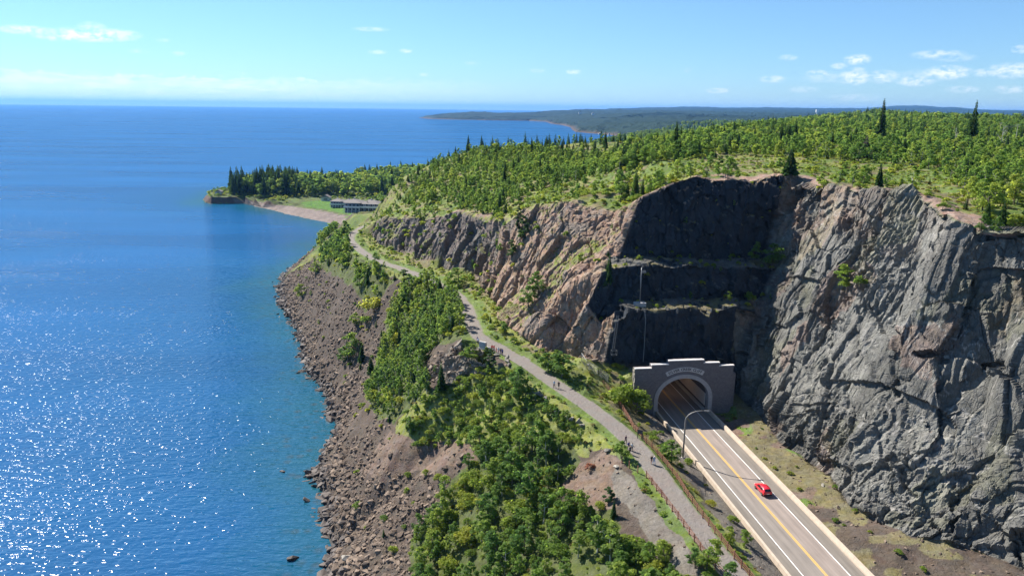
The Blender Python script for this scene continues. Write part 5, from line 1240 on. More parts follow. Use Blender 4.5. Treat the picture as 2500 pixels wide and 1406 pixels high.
# ---- street lamp
M_POLE = simple('lamp_pole', (.20, .19, .18), .5, .15, 4, metal=.2)
lp = on_land(1667, 1117); lamp = empty('street_lamp', lp); lamp.rotation_euler = (0, 0, -.1); tag(lamp, 'tall street lamp with a curved arm leaning over the road', 'street lamp')
H = 10.3
MB().tube([(0, 0, -.3), (0, 0, 4), (0, 0, H - 2.2)] + [(3.4 * (1 - math.cos(t)) , 0, H - 2.2 + 2.3 * math.sin(t)) for t in (.25, .55, .85, 1.15, 1.4)] + [(3.6, 0, H + .12)], [.19, .17, .15, .14, .13, .12, .11, .10, .09], 8).build('pole', M_POLE, lamp, True)
MB().box(3.5, 4.5, -.19, .19, H + .03, H + .22).build('lamp_head', M_METAL, lamp); MB().box(3.7, 4.4, -.14, .14, H, H + .028).build('lens', simple('lens', (.8, .8, .78), .3), lamp); MB().box(-.3, .3, -.3, .3, -.4, .12).build('base', M_CONCG, lamp)
# ---- floodlight mast on the lower rock ledge
mp_ = S(1561, 757, 13.2); mp_ = drop(mp_[0], mp_[1]); mast = empty('floodlight_mast', mp_); mast.rotation_euler = (0, 0, ROAD_YAW); tag(mast, 'slim grey mast with a floodlight on the lower rock ledge', 'mast')
MB().box(-1.35, 1.35, -.9, .9, -.5, .75).build('base', M_CONCG, mast); MB().tube([(0, 0, .7), (0, 0, 9.3)], [.13, .09], 8).build('pole', M_METAL, mast, True)
MB().box(-.1, 1.0, -.12, .12, 8.5, 8.62).build('arm', M_METAL, mast)
for x in (.35, .85): MB().box(x - .16, x + .2, -.3, .05, 8.05, 8.48).build('floodlight', M_METAL, mast)
# cable hanging down from the ledge
pts = [S(1571, 757, 9.3), S(1573, 775, 9.0), S(1572, 800, 8.6), S(1570, 840, 7.9), S(1567, 880, 7.4)]
cab = MB().tube([tuple(p - U * 1.0) for p in pts], .07, 6).build('cable', M_METAL); tag(cab, 'pale cable hanging down the dark rock below the mast', 'cable')
# ladder with a cage at its foot
lt, lb_ = S(1507, 768, 8.4), S(1496, 850, 7.6); lad = empty('ladder', lb_); tag(lad, 'steel ladder with a small white cage on the dark rock face', 'ladder')
rel = Vector(lt - lb_)
for dx in (-.25, .25): MB().tube([tuple(V * dx - U * .5), tuple(np.array(rel) + V * dx - U * .5)], .04, 5).build('side_rail', M_METAL, lad)
for k in range(26):
    q = np.array(rel) * (k + .5) / 26 - U * .5; MB().tube([tuple(q - V * .25), tuple(q + V * .25)], .025, 4).build('rung', M_METAL, lad)
cg = MB()
for zz in (-1.2, -.1):
    for a, b_ in (((-.6, -.7), (.6, -.7)), ((.6, -.7), (.6, -1.7)), ((.6, -1.7), (-.6, -1.7)), ((-.6, -1.7), (-.6, -.7))): cg.tube([tuple(V * a[0] + U * a[1] + np.array([0, 0, zz])), tuple(V * b_[0] + U * b_[1] + np.array([0, 0, zz]))],   .04, 5)
for a in ((-.6, -.7), (.6, -.7), (.6, -1.7), (-.6, -1.7)): cg.tube([tuple(V * a[0] + U * a[1] + np.array([0, 0, -1.2])), tuple(V * a[0] + U * a[1] + np.array([0, 0, -.1]))], .04, 5)
cg.build('cage', M_METAL, lad)
# ---- fences
M_WOOD = simple('fence_wood', (.20, .095, .062), .85, .25, 6)
def rail_fence(pixels, label, spacing=2.0, rails=(.45, .85, 1.2), first_plain=0):
    P = [np.array(on_land(*p)) for p in pixels]; C = resample(P, spacing); e = empty('rail_fence', tuple(C[0])); tag(e, label, 'fence'); base = C[0]
    pm = MB().box(-.075, .075, -.075, .075, -.3, 1.4).build('post', M_WOOD); pme = take_mesh(pm)
    rm = MB().box(0, 1, -.035, .035, -.045, .045).build('rail', M_WOOD); rme = take_mesh(rm); tops = []
    for c in C:
        g_ = drop(c[0], c[1]); g_ = np.array(g_) if g_ is not None else c
        if abs(g_[2] - c[2]) > 1.5: g_ = c
        tops.append(g_)
    for i, c in enumerate(tops):
        o = bpy.data.objects.new('post', pme); COL.objects.link(o); o.parent = e; o.location = tuple(c - base); o.rotation_euler = (rq.gauss(0, .02), rq.gauss(0, .02), rq.random() * .3); o.scale = (1, 1, rq.uniform(.94, 1.06))
        if i + 1 < len(tops) and i >= first_plain:
            d = tops[i + 1] - c; L = np.linalg.norm(d); rz = math.atan2(d[1], d[0]); ry = -math.atan2(d[2], math.hypot(d[0], d[1]))
            for h in rails:
                q = bpy.data.objects.new('rail', rme); COL.objects.link(q); q.parent = e; q.location = tuple(c - base + np.array([0, 0, h])); q.rotation_euler = (0, ry, rz); q.scale = (L, 1, 1)
    return e
rail_fence([(1474,942),(1495,969),(1527,1013),(1560,1063),(1607,1114),(1649,1166),(1677,1211),(1705,1250),(1748,1306),(1795,1368),(1832,1412),(1900,1500)], 'brown wooden rail fence between the trail and the road')
rail_fence([(1518,1130),(1532,1140),(1548,1149),(1565,1160),(1582,1170),(1617,1215),(1645,1254),(1678,1298),(1706,1338),(1734,1376),(1766,1410),(1830,1480)], 'brown wooden rail fence on the lake side of the trail', first_plain=3)
def wire_fence():
    P = [np.array(on_land(*p)) for p in [(1419,881),(1430,899),(1447,909),(1463,918),(1485,934)]]; C = resample(P, 2.4); e = empty('wire_fence', tuple(C[0])); tag(e, 'grey chain-link fence below the dark rock beside the trail', 'fence'); b0 = C[0]; H_ = 2.0
    for i, c in enumerate(C):
        r = c - b0; MB().tube([tuple(r + np.array([0, 0, -.2])), tuple(r + np.array([0, 0, H_]))], .05, 6).build('post', M_METAL, e)
        if i + 1 < len(C):
            d = C[i + 1] - c; MB().tube([tuple(r + np.array([0, 0, H_])), tuple(r + d + np.array([0, 0, H_]))], .04, 5).build('top_rail', M_METAL, e)
            w = MB()
            for k in range(-8, 13):
                for sg_ in (1, -1):
                    t0, t1 = k / 12, k / 12 + sg_ * .7
                    a0, a1 = max(0, min(1, t0)), max(0, min(1, t1))
                    if abs(a1 - a0) < 1e-3: continue
                    z0 = (a0 - t0) / (t1 - t0) * H_; z1 = (a1 - t0) / (t1 - t0) * H_
                    w.tube([tuple(r + d * a0 + np.array([0, 0, z0])), tuple(r + d * a1 + np.array([0, 0, z1]))], .012, 3, False)
            tag(w.build('wire_mesh', M_METAL, e), kind='stuff')
wire_fence()
# ---- boards by the trail
ip = on_land(1179, 850); kiosk = empty('information_panel', ip); kiosk.rotation_euler = (0, 0, -.55); tag(kiosk, 'grey upright information panel at the trail lookout', 'information panel')
MB().box(-1.0, 1.0, -.3, .3, -.3, 1.75).build('slab', M_CONCG, kiosk); MB().box(-.85, .85, -.34, -.302, .35, 1.6).build('board', simple('board_grey', (.33, .35, .36), .5), kiosk); MB().box(-1.15, 1.15, -.4, .4, -.3, .15).build('plinth', M_COPE, kiosk)
wp = [np.array(on_land(1184, 848)), np.array(on_land(1197, 855))]; lw = MB(); d = wp[1] - wp[0]; nrm_ = np.array([-d[1], d[0], 0]) / np.linalg.norm(d[:2]) * .25
lw.prism([tuple(wp[0] - nrm_ - [0, 0, .3]), tuple(wp[0] + nrm_ - [0, 0, .3]), tuple(wp[0] + nrm_ + [0, 0, .5]), tuple(wp[0] - nrm_ + [0, 0, .5])], tuple(d)); tag(lw.build('low_wall', M_COPE), 'low white stone wall beside the grey information panel', 'wall')
bp_ = on_land(1562, 1071); tb = empty('trail_sign', bp_); tb.rotation_euler = (0, 0, -.5); tag(tb, 'dark trail sign on two posts beside the wooden fence', 'sign')
for x in (-.45, .45): MB().box(x - .06, x + .06, -.06, .06, -.2, 1.9).build('post', M_DARKM, tb)
MB().box(-.55, .55, -.1, -.062, 1.1, 1.95).build('board', M_DARKM, tb)
# ---- red car
def car():
    e = empty('red_car', tuple(SV(0, 0, ZR))); p = Z(1862, 1200, ZR); e.location = tuple(p + np.array([0, 0, .008])); e.rotation_euler = (0, 0, ROAD_YAW); tag(e, 'small red hatchback driving towards the tunnel', 'car')
    red, nt, b, _ = newmat('car_paint'); b.inputs['Base Color'].default_value = (.62, .018, .035, 1); b.inputs['Roughness'].default_value = .28; b.inputs['Coat Weight'].default_value = .6; nzc = N(nt, 'ShaderNodeTexCoord'); nn = noise(nt, nzc.outputs['Object'], 3, 3); nt.links.new(mixcol(nt, 1.0, (.62, .018, .035), rng_map(nt, nn.outputs['Fac'], .3, .7, .9, 1.1), 'MULTIPLY'), b.inputs['Base Color'])
    glass = simple('car_glass', (.012, .014, .016), .08, .05, 1, spec=.6); black = simple('car_black', (.02, .02, .02), .7)
    # body from cross sections along y (front is +y): (y, half width, z bottom, z belt, roof half width, z roof)
    secs = [(-2.05, .74, .42, .86, .70, .90), (-1.95, .82, .28, .98, .68, 1.12), (-1.55, .86, .24, 1.0, .63, 1.46), (-.9, .88, .24, 1.0, .64, 1.52), (0, .88, .24, .97, .64, 1.5), (.35, .88, .24, .96, .62, 1.42), (1.05, .87, .24, .94, .66, .97), (1.7, .83, .26, .84, .60, .87), (2.02, .74, .32, .70, .5, .72), (2.1, .62, .4, .6, .4, .61)]
    v, f = [], []
    for y, w, zb, zl, wr, zr in secs: v += [(-w * .94, y, zb), (-w, y, (zb + zl) / 2), (-w * .985, y, zl), (-wr, y, zr), (wr, y, zr), (w * .985, y, zl), (w, y, (zb + zl) / 2), (w * .94, y, zb)]
    n = 8
    for i in range(len(secs) - 1):
        for k in range(n): f.append((i * n + k, i * n + (k + 1) % n, (i + 1) * n + (k + 1) % n, (i + 1) * n + k))
    body = mesh_np('body', v, f, red, e, True); bm = bmesh.new(); bm.from_mesh(body.data); bm.faces.new([bm.verts[:][k] for k in range(8)]) if False else None
    bm.verts.ensure_lookup_table(); bm.faces.new([bm.verts[k] for k in range(8)]); q = (len(secs) - 1) * 8; bm.faces.new([bm.verts[q + k] for k in range(7, -1, -1)]); bmesh.ops.recalc_face_normals(bm, faces=bm.faces[:]); bm.to_mesh(body.data); bm.free()
    for s in (-1, 1):
        for (y0, y1, yt0, yt1) in ((-1.35, -.45, -1.3, -.45), (-.38, .75, -.38, .32)):
            m = MB(); m.prism([(s * .872, y0, 1.02), (s * .872, y1, 1.0), (s * .665, yt1, 1.41), (s * .665, yt0, 1.43)], (s * .012, 0, .006)); m.build('side_window', glass, e)
        MB().tube([(s * .95, .82, .98), (s * 1.0, .84, 1.06)], [.08, .06], 6).build('mirror', red, e)
        for y in (-1.3, 1.32):
            w = MB().tube([(s * .7, y, .31), (s * .9, y, .31)], .315, 18).build('wheel', black, e); MB().tube([(s * .895, y, .31), (s * .915, y, .31)], .19, 12).build('rim', M_METAL, w)
        MB().box(s * .72 - .1, s * .72 + .1, -2.07, -1.99, .78, 1.0).build('tail_light', simple('tail_red', (.35, .01, .01), .3), e)
        MB().box(s * .58 - .15, s * .58 + .15, 1.96, 2.06, .58, .7).build('headlight', simple('headlight', (.8, .8, .8), .2), e)
    m = MB(); m.prism([(-.6, -1.975, 1.06), (.6, -1.975, 1.06), (.56, -1.62, 1.43), (-.56, -1.62, 1.43)], (0, -.02, .012)); m.build('rear_window', glass, e)
    m = MB(); m.prism([(-.64, .98, 1.0), (.64, .98, 1.0), (.57, .42, 1.39), (-.57, .42, 1.39)], (0, .012, .02)); m.build('windscreen', glass, e)
    MB().box(-.8, .8, -2.12, -2.0, .36, .56).build('rear_bumper', black, e); MB().box(-.26, .26, -2.085, -2.055, .62, .74).build('number_plate', M_WHITE, e)
car()
# ------------------------------------------------------------------ plants that can be told apart
def plant_at(kind, px, py, hpx, label, wide=1.0, mesh=None, name=None, group=None, trunk=True):
    p = on_land(px, py)
    if p is None: return
    d = proj(np.array(p)[None])[0, 2]; return put_plant(kind, p, hpx * d / FPX / .93, label, group, wide=wide, mesh=mesh, name=name, trunk=trunk)
plant_at('spruce', 2147, 345, 96, 'tallest dark spire-topped spruce rising above the plateau wood against the hills', 1.0, SPIRE)
plant_at('spruce', 2368, 362, 108, 'tall greyish spruce with a bare spire near the right end of the plateau wood', 1.0, SPIRE)
plant_at('spruce', 1648, 372, 72, 'tall dark spruce standing over the near edge of the hill wood', 1.05, SPIRE)
plant_at('spruce', 1928, 428, 62, 'young spruce right on the cliff rim above the corner of the rock', 1.7)
plant_at('spruce', 1905, 360, 56, 'narrow dark spruce in the cluster behind the meadow, tallest of the cluster', 1.1)
plant_at('spruce', 1922, 362, 60, 'dark spruce at the meadow-side end of the cluster behind the meadow', 1.1)
plant_at('spruce', 1938, 358, 60, 'dark spruce at the inland end of the cluster behind the meadow', 1.0)
plant_at('spruce', 2206, 318, 40, 'thin dark spruce snag far back on the plateau', .7, SPIRE)
plant_at('spruce', 2205, 385, 46, 'broad spruce at the back of the meadow below the tallest spire', 1.5)
plant_at('spruce', 988, 700, 40, 'round-headed dark conifer beside the trail above the grove', 2.0, JUNIPER)
plant_at('spruce', 990, 745, 45, 'slim dark spruce at the top of the grove below the round conifer', 1.1)
plant_at('spruce', 1278, 585, 56, 'pair-standing tall juniper on the brown rock, upper of the two', 1.3, JUNIPER, 'juniper')
plant_at('spruce', 1266, 560, 50, 'slender juniper beside the taller one on the brown rock', 1.1, JUNIPER, 'juniper')
plant_at('spruce', 1250, 628, 40, 'round juniper lower down in the gully of the brown rock', 1.7, JUNIPER, 'juniper')
plant_at('spruce', 1486, 695, 72, 'young spruce growing on the upper rock ledge at its lake end', 1.0)
plant_at('broad', 1885, 655, 58, 'bushy green tree at the corner end of the upper rock ledge', 1.6)
plant_at('broad', 1838, 640, 50, 'thin young tree on the upper rock ledge beside the bushy one', .9)
plant_at('broad', 2068, 708, 62, 'lone green tree clinging to the middle of the grey cliff', 1.45)
plant_at('shrub', 2098, 700, 26, 'yellow-green shrub next to the lone tree on the grey cliff', 1.0)
plant_at('shrub', 1830, 738, 26, 'small bush at the corner end of the lower rock ledge', .8)
plant_at('broad', 1314, 715, 52, 'loose green sapling on the brown rock above the bush', 1.3)
plant_at('broad', 1290, 748, 50, 'dense green bush low on the brown rock face', 1.4)
plant_at('broad', 1118, 700, 46, 'dark green bush at the foot of the dark rock steps by the trail', 1.6)
plant_at('broad', 1145, 880, 44, 'round dense bush on the bare rock knob below the lookout', 1.5)
plant_at('spruce', 1196, 900, 48, 'columnar green conifer beside the round bush at the lookout', 1.4, JUNIPER, 'juniper')
plant_at('spruce', 1078, 955, 72, 'slim spruce in front of the pale rock knob', 1.1)
plant_at('broad', 1268, 975, 78, 'dark bushy tree on the lake side of the trail by the stone edging', 1.25)
plant_at('broad', 1372, 920, 62, 'large bush between the trail and the wire fence', 1.8)
plant_at('broad', 1338, 905, 44, 'smaller bush beside the large one at the foot of the brown rock', 1.6)
plant_at('shrub', 1520, 985, 50, 'yellow-green bush left of the tunnel portal behind the fence', 1.0)
plant_at('shrub', 1552, 1006, 56, 'bright rounded bush leaning on the left corner of the tunnel portal', 1.0)
plant_at('broad', 1640, 1128, 56, 'olive bush on the bank beside the street lamp', 1.5)
plant_at('broad', 1783, 1325, 36, 'small dark pine bush on the bank near the lower end of the fence', 1.3)
plant_at('broad', 1516, 1118, 44, 'short leafy sapling at the start of the fence on the lake side', 1.3)
plant_at('spruce', 1487, 1225, 38, 'small dark pine on the bare knoll by the trail', 1.8, JUNIPER)
plant_at('spruce', 1498, 1262, 46, 'slim dark conifer just below the small pine on the knoll', 1.0)
plant_at('broad', 1395, 1260, 46, 'bright light green bush in the gap of the thicket', 1.8)
plant_at('broad', 850, 880, 66, 'leafy bush alone in the boulder field, upper shore', 1.4)
plant_at('broad', 838, 885, 40, 'smaller bush next to the lone leafy bush in the boulder field', 1.4)
plant_at('spruce', 884, 885, 44, 'small spruce standing in the boulders beside the grove', 1.5)
plant_at('spruce', 906, 915, 46, 'dark spruce at the lake edge of the grove', 1.3)
plant_at('spruce', 932, 870, 42, 'dark conifer at the lakeward rim of the grove, above the dark spruce', 1.4)
plant_at('broad', 868, 798, 34, 'light bush in the stones above the lone leafy bush', 1.6)
plant_at('shrub', 897, 790, 24, 'yellow shrub beside the light bush on the stones', 1.0)
plant_at('broad', 738, 728, 34, 'dark low bush on the boulder slope near the far water line', 1.6)
plant_at('broad', 770, 670, 30, 'bush at the edge of the far boulder slope', 1.6)
plant_at('shrub', 910, 755, 36, 'light green bush at the foot of the second clump by the trail', 1.1)
plant_at('broad', 1290, 1230, 105, 'tall rounded tree at the dark hollow of the thicket', 1.15)
plant_at('broad', 1250, 1180, 80, 'rounded light tree behind the tall one in the thicket', 1.2)
e = plant_at('shrub', 1440, 1146, 18, 'rust-coloured dead bush on the bare knoll', 1.0, crown_me('foliage', crown_shrub(71, 420, .07), M_REDLEAF))
e = plant_at('spruce', 2110, 388, 56, 'pale grey dead spruce at the back of the meadow', 1.6, crown_me('crown', crown_spruce(72, 16, .16), M_DEADNEEDLE))
def dead_tree(px, py, hpx, label, seed):
    p = on_land(px, py); d = proj(np.array(p)[None])[0, 2]; h = hpx * d / FPX; e = empty('dead_tree', p); tag(e, label, 'dead tree'); r = random.Random(seed)
    MB().tube([(0, 0, -.2), (.1, 0, h * .5), (0, .1, h)], [.16, .11, .04], 6).build('trunk', M_BIRCH, e)
    m = MB()
    for i in range(14):
        z = h * (.35 + .6 * i / 14); a = r.random() * 6.28; L = h * .22 * (1.2 - .6 * i / 14); m.tube([(0, 0, z), (math.cos(a) * L * .6, math.sin(a) * L * .6, z + L * .35), (math.cos(a) * L, math.sin(a) * L, z + L * .9)], [.06, .04, .02], 4, False)
    m.build('branches', M_BIRCH, e)
dead_tree(2440, 375, 66, 'bare white dead birch near the end of the plateau wood', 1); dead_tree(2330, 352, 40, 'thin bare dead tree before the grey spire spruce', 2); dead_tree(1175, 395, 30, 'bare grey dead tree on the hilltop above the lake', 3)
# ------------------------------------------------------------------ houses by the beach
M_ROOF = simple('roof_shingle', (.22, .195, .18), .85, .15, 2); M_WALLB = simple('wall_slate', (.14, .17, .20), .8, .1, 2); M_WALLC = simple('wall_cream', (.55, .53, .48), .8, .08, 2); M_GLASS = simple('window_glass', (.03, .045, .06), .1, .1, 2, spec=.6); M_TRIM = simple('white_trim', (.72, .72, .70), .6, .05, 3)
def hip(mb, x0, x1, y0, y1, z, h, o=.6):
    x0 -= o; x1 += o; y0 -= o; y1 += o; w = min(x1 - x0, y1 - y0) / 2; b = mb.bm; vs = [b.verts.new(p) for p in ((x0, y0, z), (x1, y0, z), (x1, y1, z), (x0, y1, z))]
    if x1 - x0 >= y1 - y0: r = [b.verts.new((x0 + w, (y0 + y1) / 2, z + h)), b.verts.new((x1 - w, (y0 + y1) / 2, z + h))]; fs = [(0, 1, 5, 4), (1, 2, 5), (2, 3, 4, 5), (3, 0, 4)]
    else: r = [b.verts.new(((x0 + x1) / 2, y0 + w, z + h)), b.verts.new(((x0 + x1) / 2, y1 - w, z + h))]; fs = [(0, 1, 4), (1, 2, 5, 4), (2, 3, 5), (3, 0, 4, 5)]
    al = vs + r
    for q in fs: b.faces.new([al[i] for i in q])
    b.faces.new(vs[::-1])
def lodge(px, py, label, blocks_, rz):
    p = on_land(px, py); e = empty('lodge_house', p); e.rotation_euler = (0, 0, rz); tag(e, label, 'house')
    for (x0, x1, y0, y1, h) in blocks_:
        MB().box(x0, x1, y0, y1, -1.2, h).build('wall', M_WALLB, e); m = MB(); hip(m, x0, x1, y0, y1, h, 2.6, .9); m.build('roof', M_ROOF, e)
        n = int((x1 - x0) // 2.6)
        for fl in (.5, 3.5):
            for k in range(n):
                cx = x0 + (k + .5) * (x1 - x0) / n; f = MB().box(cx - .95, cx + .95, y0 - .06, y0 + .02, fl, fl + 1.9).build('window', M_TRIM, e); MB().box(cx - .82, cx + .82, y0 - .09, y0 - .064, fl + .12, fl + 1.78).build('pane', M_GLASS, f)
        MB().box(x0 - .3, x1 + .3, y0 - 2.0, y0 - .1, 2.85, 3.05).build('balcony', M_TRIM, e); MB().box(x0 - .3, x1 + .3, y0 - 2.0, y0 - 1.9, 3.06, 3.95).build('railing', M_TRIM, e)
        for k in range(n + 1): cx = x0 + k * (x1 - x0) / n; MB().box(cx - .12, cx + .12, y0 - 2.0, y0 - 1.8, -1.2, 2.84).build('column', M_TRIM, e)
        cxc = (x0 + x1) / 2; MB().box(cxc - .5, cxc + .5, (y0 + y1) / 2 - .4, (y0 + y1) / 2 + .4, h + 1.5, h + 3.2).build('chimney', M_WALLC, e)
lodge(836, 507, 'farther grey-roofed two-storey lodge on the lawn behind the beach', [(-12, -1, 0, 11, 6.0), (-.97, 11, 1.5, 12, 5.4)], -.12)
lodge(882, 517, 'nearer grey-roofed two-storey lodge beside the rock corner behind the beach', [(-12, -1, 0, 11, 6.0), (-.97, 12, 1.2, 12, 5.4)], -.12)
def cabin(name, px, py, w, h, label, wall, cat='house', dp=None):
    p = on_land(px, py); e = empty(name, p); tag(e, label, cat); MB().box(-w / 2, w / 2, 0, w * .8, -1, h).build('wall', wall, e)
    m = MB(); m.prism([(-w / 2 - .4, -.4, h), (w / 2 + .4, -.4, h), (0, -.4, h + w * .32)], (0, w * .8 + .8, 0)); m.build('roof', M_ROOF, e)
    f = MB().box(-w * .28, w * .28, -.06, .02, h * .3, h * .75).build('window', M_TRIM, e); MB().box(-w * .24, w * .24, -.09, -.063, h * .34, h * .71).build('pane', M_GLASS, f)
cabin('cabin', 533, 476, 7, 3.4, 'small pale hut on the rocky tip of the headland', M_WALLC)
cabin('cabin', 1487, 334, 8, 11, 'white far house by the shore of the bay, taller of two', M_TRIM); cabin('cabin', 1467, 330, 20, 5, 'low cream far house by the shore of the bay beside the white one', M_WALLC)
cabin('cabin', 795, 491, 9, 3.5, 'small cream shed behind the lodges by the beach', M_WALLC); cabin('cabin', 1415, 279, 16, 16, 'tiny white building far off on the wooded slope', M_TRIM); cabin('cabin', 1448, 281, 22, 12, 'second tiny pale building far off on the wooded slope, farther inland', M_TRIM)
# water tower on the skyline
wtp = on_land(1994, 279)
if wtp is not None:
    d = proj(np.array(wtp)[None])[0, 2]; k = d / FPX; wt = empty('water_tower', wtp); tag(wt, 'white water tank showing above the far ridge', 'water tank'); MB().box(-2.6 * k, 2.6 * k, -2 * k, 2 * k, 4 * k, 10.5 * k).build('tank', M_TRIM, wt); MB().tube([(0, 0, -2), (0, 0, 4.2 * k)], 1.2 * k, 8).build('leg', M_TRIM, wt)
def pole(px, py, hpx, label):
    p = on_land(px, py); d = proj(np.array(p)[None])[0, 2]; h = hpx * d / FPX; e = empty('utility_pole', p); tag(e, label, 'utility pole'); w = max(.14, h * .014)
    MB().tube([(0, 0, -.5), (0, 0, h)], [w, w * .7], 6).build('post', M_BIRCH, e)
    for z in (.97, .88): MB().box(-h * .13, h * .13, -w * .6, w * .6, h * z - w * .6, h * z + w * .6).build('crossarm', M_BIRCH, e)
    return np.array(p) + np.array([0, 0, h * .97])
a = pole(2478, 350, 46, 'wooden utility pole with crossarms, nearer of two at the end of the plateau wood'); b_ = pole(2440, 326, 26, 'wooden utility pole with crossarms, farther of two on the plateau'); pole(760, 503, 21, 'wooden utility pole on the lawn behind the beach')
for off in (-1.1, 1.1):
    q = [tuple(a + (b_ - a) * t + np.array([off, 0, -2.0 * math.sin(math.pi * t)])) for t in np.linspace(0, 1, 9)]; tag(MB().tube(q, .05, 4).build('power_line', M_DARKM), 'thin power line between the two plateau poles, ' + ('lakeward strand' if off < 0 else 'inland strand'), 'power line')
# ------------------------------------------------------------------ people
def body_mesh(step, bend, arm):
    """one continuous figure about 1.75 m tall, facing -y; step swings the legs, arm lifts the arms"""
    V_, E_, R_ = [], [], []
    def v(p, r): V_.append(p); R_.append(r); return len(V_) - 1
    def chain(start, pts):
        k = start
        for p, r in pts: j = v(p, r); E_.append((k, j)); k = j
        return k
    pel = v((0, 0, .96), .135); ch = chain(pel, [((0, -.01 - bend * .3, 1.12), .125), ((0, -bend, 1.30), .15), ((0, -bend * 1.2, 1.43), .12)])
    chain(ch, [((0, -bend * 1.3 - .01, 1.51), .058), ((0, -bend * 1.4 - .025, 1.57), .075), ((0, -bend * 1.45 - .035, 1.655), .098), ((0, -bend * 1.45 - .02, 1.72), .075)])
    for s in (-1, 1):
        f = step * s
        chain(pel, [((s * .095, 0, .90), .105), ((s * .10, -f * .5 - .015, .50), .068), ((s * .105, -f + (.05 if f < 0 else 0), .10 + (.03 if f < 0 else 0)), .044), ((s * .11, -f - .11, .045 + (.02 if f < 0 else 0)), .042), ((s * .115, -f - .19, .035), .03)])
        sh_ = chain(ch, [((s * .17, -bend * 1.1, 1.41), .068)])
        g = -f * .7; h_ = arm if s > 0 else arm * .4
        wr = chain(sh_, [((s * .235, -bend - g * .35 - h_ * .18, 1.14 + h_ * .08), .046), ((s * .25, -bend - g - .05 - h_ * .32, .90 + h_ * .35), .033), ((s * .252, -bend - g - .06 - h_ * .34, .83 + h_ * .36), .036)])
        bx_, by_, bz_ = V_[wr]
        for q, (dx, L) in enumerate(((-.026, .075), (-.009, .088), (.009, .082), (.026, .066))): chain(wr, [((bx_ + dx * .5, by_ + dx, bz_ - .045), .0095), ((bx_ - s * .006 + dx * .4, by_ + dx * 1.1 - .008, bz_ - .045 - L * .5), .009), ((bx_ - s * .016 + dx * .4, by_ + dx * 1.1 - .02, bz_ - .04 - L), .008)])
        chain(wr, [((bx_ - s * .012, by_ - .036, bz_ - .02), .011), ((bx_ - s * .018, by_ - .05, bz_ - .06), .009)])
    me = bpy.data.meshes.new('body'); me.from_pydata(V_, E_, []); o = bpy.data.objects.new('body', me); COL.objects.link(o)
    md = o.modifiers.new('skin', 'SKIN'); md.use_smooth_shade = True
    for i, r in enumerate(R_): me.skin_vertices[0].data[i].radius = (r, r * (.82 if V_[i][2] > 1.0 and V_[i][2] < 1.45 and abs(V_[i][0]) < .05 else 1))
    me.skin_vertices[0].data[0].use_root = True; o.modifiers.new('sub', 'SUBSURF').levels = 1
    dg = bpy.context.evaluated_depsgraph_get(); r = bpy.data.meshes.new_from_object(o.evaluated_get(dg)); bpy.data.objects.remove(o)
    bm = bmesh.new(); bm.from_mesh(r)                                       # nose and ears drawn out of the head
    hy = -bend * 1.45 - .035
    for p in bm.verts:
        if p.co.z > 1.6 and p.co.z < 1.67 and abs(p.co.x) < .022 and p.co.y < hy - .06: p.co.y -= .022
        if p.co.z > 1.6 and p.co.z < 1.69 and abs(p.co.x) > .075 and abs(p.co.y - hy) < .035: p.co.x *= 1.14
    bm.to_mesh(r); bm.free(); r.name = 'body'; return r
def garment(body, test, off, name):
    bm = bmesh.new(); bm.from_mesh(body); bm.normal_update(); dead = [f for f in bm.faces if not test(f.calc_center_median())]; bmesh.ops.delete(bm, geom=dead, context='FACES')
    for v in bm.verts: v.co += v.normal * off
    me = bpy.data.meshes.new(name); bm.to_mesh(me); bm.free(); return me
POSES = []
for st, bd, ar in ((.24, .02, .1), (.0, .01, .15), (-.2, .03, .3), (.06, .0, .9)):
    b = body_mesh(st, bd, ar); hy = -bd * 1.45 - .035
    POSES.append((b, garment(b, lambda c: .93 < c.z < 1.475 and (abs(c.x) < .21 or c.z > 1.16), .014, 'shirt'), garment(b, lambda c: .11 < c.z < .98 and abs(c.x) < .2, .013, 'trousers'), garment(b, lambda c: .42 < c.z < .98 and abs(c.x) < .2, .016, 'shorts'),
                  garment(b, lambda c: c.z < .085, .012, 'shoes'), garment(b, lambda c: c.z > 1.645 + (.03 if c.y < hy - .03 else 0) or (c.z > 1.56 and c.y > hy + .045), .012, 'hair'),
                  [(-.032, hy - .092, 1.652), (.032, hy - .092, 1.652), (0, hy - .088, 1.60)]))
M_SKIN = simple('skin', (.50, .30, .21), .6, .06, 4); M_EYE = simple('eye', (.03, .03, .03), .3); M_LIP = simple('lip', (.36, .13, .11), .5)
HAIRC = {k: simple('hair_' + k, c, .6, .2, 12) for k, c in {'dark': (.03, .02, .015), 'fair': (.36, .26, .14), 'grey': (.42, .41, .39)}.items()}
CL = {}
def cloth(c):
    if c not in CL: CL[c] = simple('cloth', c, .85, .12, 9)
    return CL[c]
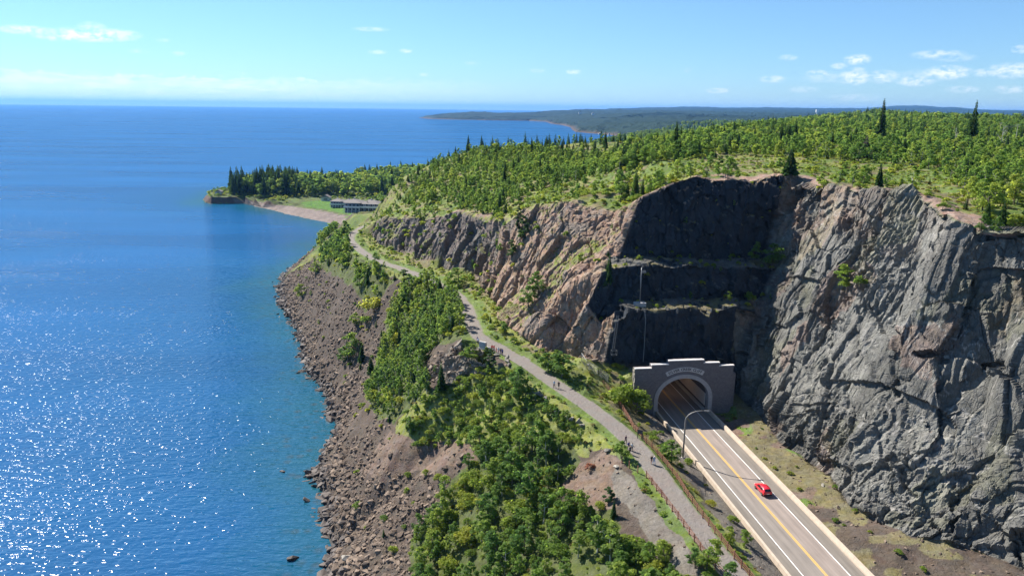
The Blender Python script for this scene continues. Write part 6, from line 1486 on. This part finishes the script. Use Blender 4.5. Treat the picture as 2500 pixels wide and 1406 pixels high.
def person(px, py, rz, pose, shirt, lower, label, hair='dark', short=False, h=1.75, hat=None):
    p = on_land(px, py); b, sh_, tr, so_, sho, ha, face = POSES[pose]; e = empty('person', p, rz, h / 1.75); tag(e, label, 'person')
    def kid(nm, me, mat, par=e):
        me = me.copy(); me.materials.clear(); me.materials.append(mat); o = bpy.data.objects.new(nm, me); COL.objects.link(o); o.parent = par
        for q in me.polygons: q.use_smooth = True
        return o
    bo = kid('body', b, M_SKIN); kid('shirt', sh_, cloth(shirt)); kid('shorts' if short else 'trousers', so_ if short else tr, cloth(lower)); kid('shoes', sho, cloth((.08, .07, .07))); kid('cap' if hat else 'hair', ha, cloth(hat) if hat else HAIRC[hair])
    for nm, q, mt in (('eye', face[0], M_EYE), ('eye', face[1], M_EYE), ('mouth', face[2], M_LIP)):
        m = bmesh.new(); bmesh.ops.create_uvsphere(m, u_segments=8, v_segments=5, radius=.011, matrix=Matrix.Translation(q) @ Matrix.Diagonal((1.9 if nm == 'mouth' else 1, .6, .6 if nm == 'mouth' else 1, 1))); me = bpy.data.meshes.new(nm); m.to_mesh(me); m.free(); me.materials.append(mt); o = bpy.data.objects.new(nm, me); COL.objects.link(o); o.parent = bo
    return e
RED, PINK, NAVY, BLACK, WHITE, PALE = (.62, .06, .06), (.62, .30, .30), (.05, .07, .25), (.02, .02, .025), (.72, .72, .72), (.42, .50, .62)
person(856, 579, .5, 0, BLACK, BLACK, 'lone person in dark clothes walking at the far curve of the trail')
person(1165, 836, 1.2, 1, NAVY, BLACK, 'person in dark clothes standing beside the grey information panel', 'grey')
person(1167.5, 840, -.6, 1, WHITE, BLACK, 'person in a white top next to the one in dark clothes by the panel')
person(1201, 857, .2, 1, RED, BLACK, 'person in a red top nearest the panel in the row at the lookout')
person(1206, 858, -.4, 3, RED, BLACK, 'person in a red top with a raised arm, second in the row at the lookout', 'fair')
person(1211.5, 861, .5, 1, PINK, PINK, 'small person in pink in the middle of the row at the lookout', 'fair', h=1.45)
person(1217, 863, 0, 1, WHITE, PINK, 'person in a white top and pink trousers in the row at the lookout')
person(1222.5, 865, .3, 1, BLACK, NAVY, 'person in black beside the one with pink trousers at the lookout')
person(1226.5, 867, -.3, 1, NAVY, BLACK, 'person in navy at the lower end of the row at the lookout')
person(1353, 946, -.5, 2, PALE, BLACK, 'person in a pale blue top walking on the trail beside one in black', 'grey')
person(1364, 948, -.5, 0, BLACK, BLACK, 'person in black with bare legs walking on the trail beside one in pale blue', short=True)
person(1527, 1082, .5, 0, (.10, .06, .10), BLACK, 'person in dark purple walking behind the group on the trail')
person(1534, 1097, .4, 0, NAVY, BLACK, 'person in a navy top at the back of the small group on the trail')
person(1537.5, 1108, .4, 2, (.12, .12, .14), BLACK, 'person with bare legs on the grass edge at the front of the small group', 'fair', short=True)
person(1542.5, 1100, .3, 0, WHITE, BLACK, 'person in a white top with a dark cap in the small group on the trail', hat=BLACK)
person(1590, 1132, .4, 1, BLACK, (.45, .30, .25), 'person in a black top walking close beside the one in pale blue near the fence', short=True)
person(1596.5, 1133, .4, 0, PALE, PALE, 'person in pale blue with a white cap walking down the trail by the fence', hat=(.75, .75, .6))
# ------------------------------------------------------------------ air
hb = MB().box(-60000, 60000, -2000, 60000, -9, 330).build('haze', None); hm_ = bpy.data.materials.new('air'); hm_.use_nodes = True; nt = hm_.node_tree; nt.nodes.clear(); pv = nt.nodes.new('ShaderNodeVolumePrincipled'); pv.inputs['Color'].default_value = (.18, .46, 1.0, 1); pv.inputs['Density'].default_value = 3.2e-5; pv.inputs['Anisotropy'].default_value = .2
nt.links.new(pv.outputs[0], nt.nodes.new('ShaderNodeOutputMaterial').inputs['Volume']); hb.data.materials.append(hm_); tag(hb, 'thin blue haze over the far shore and hills', 'haze', kind='stuff')
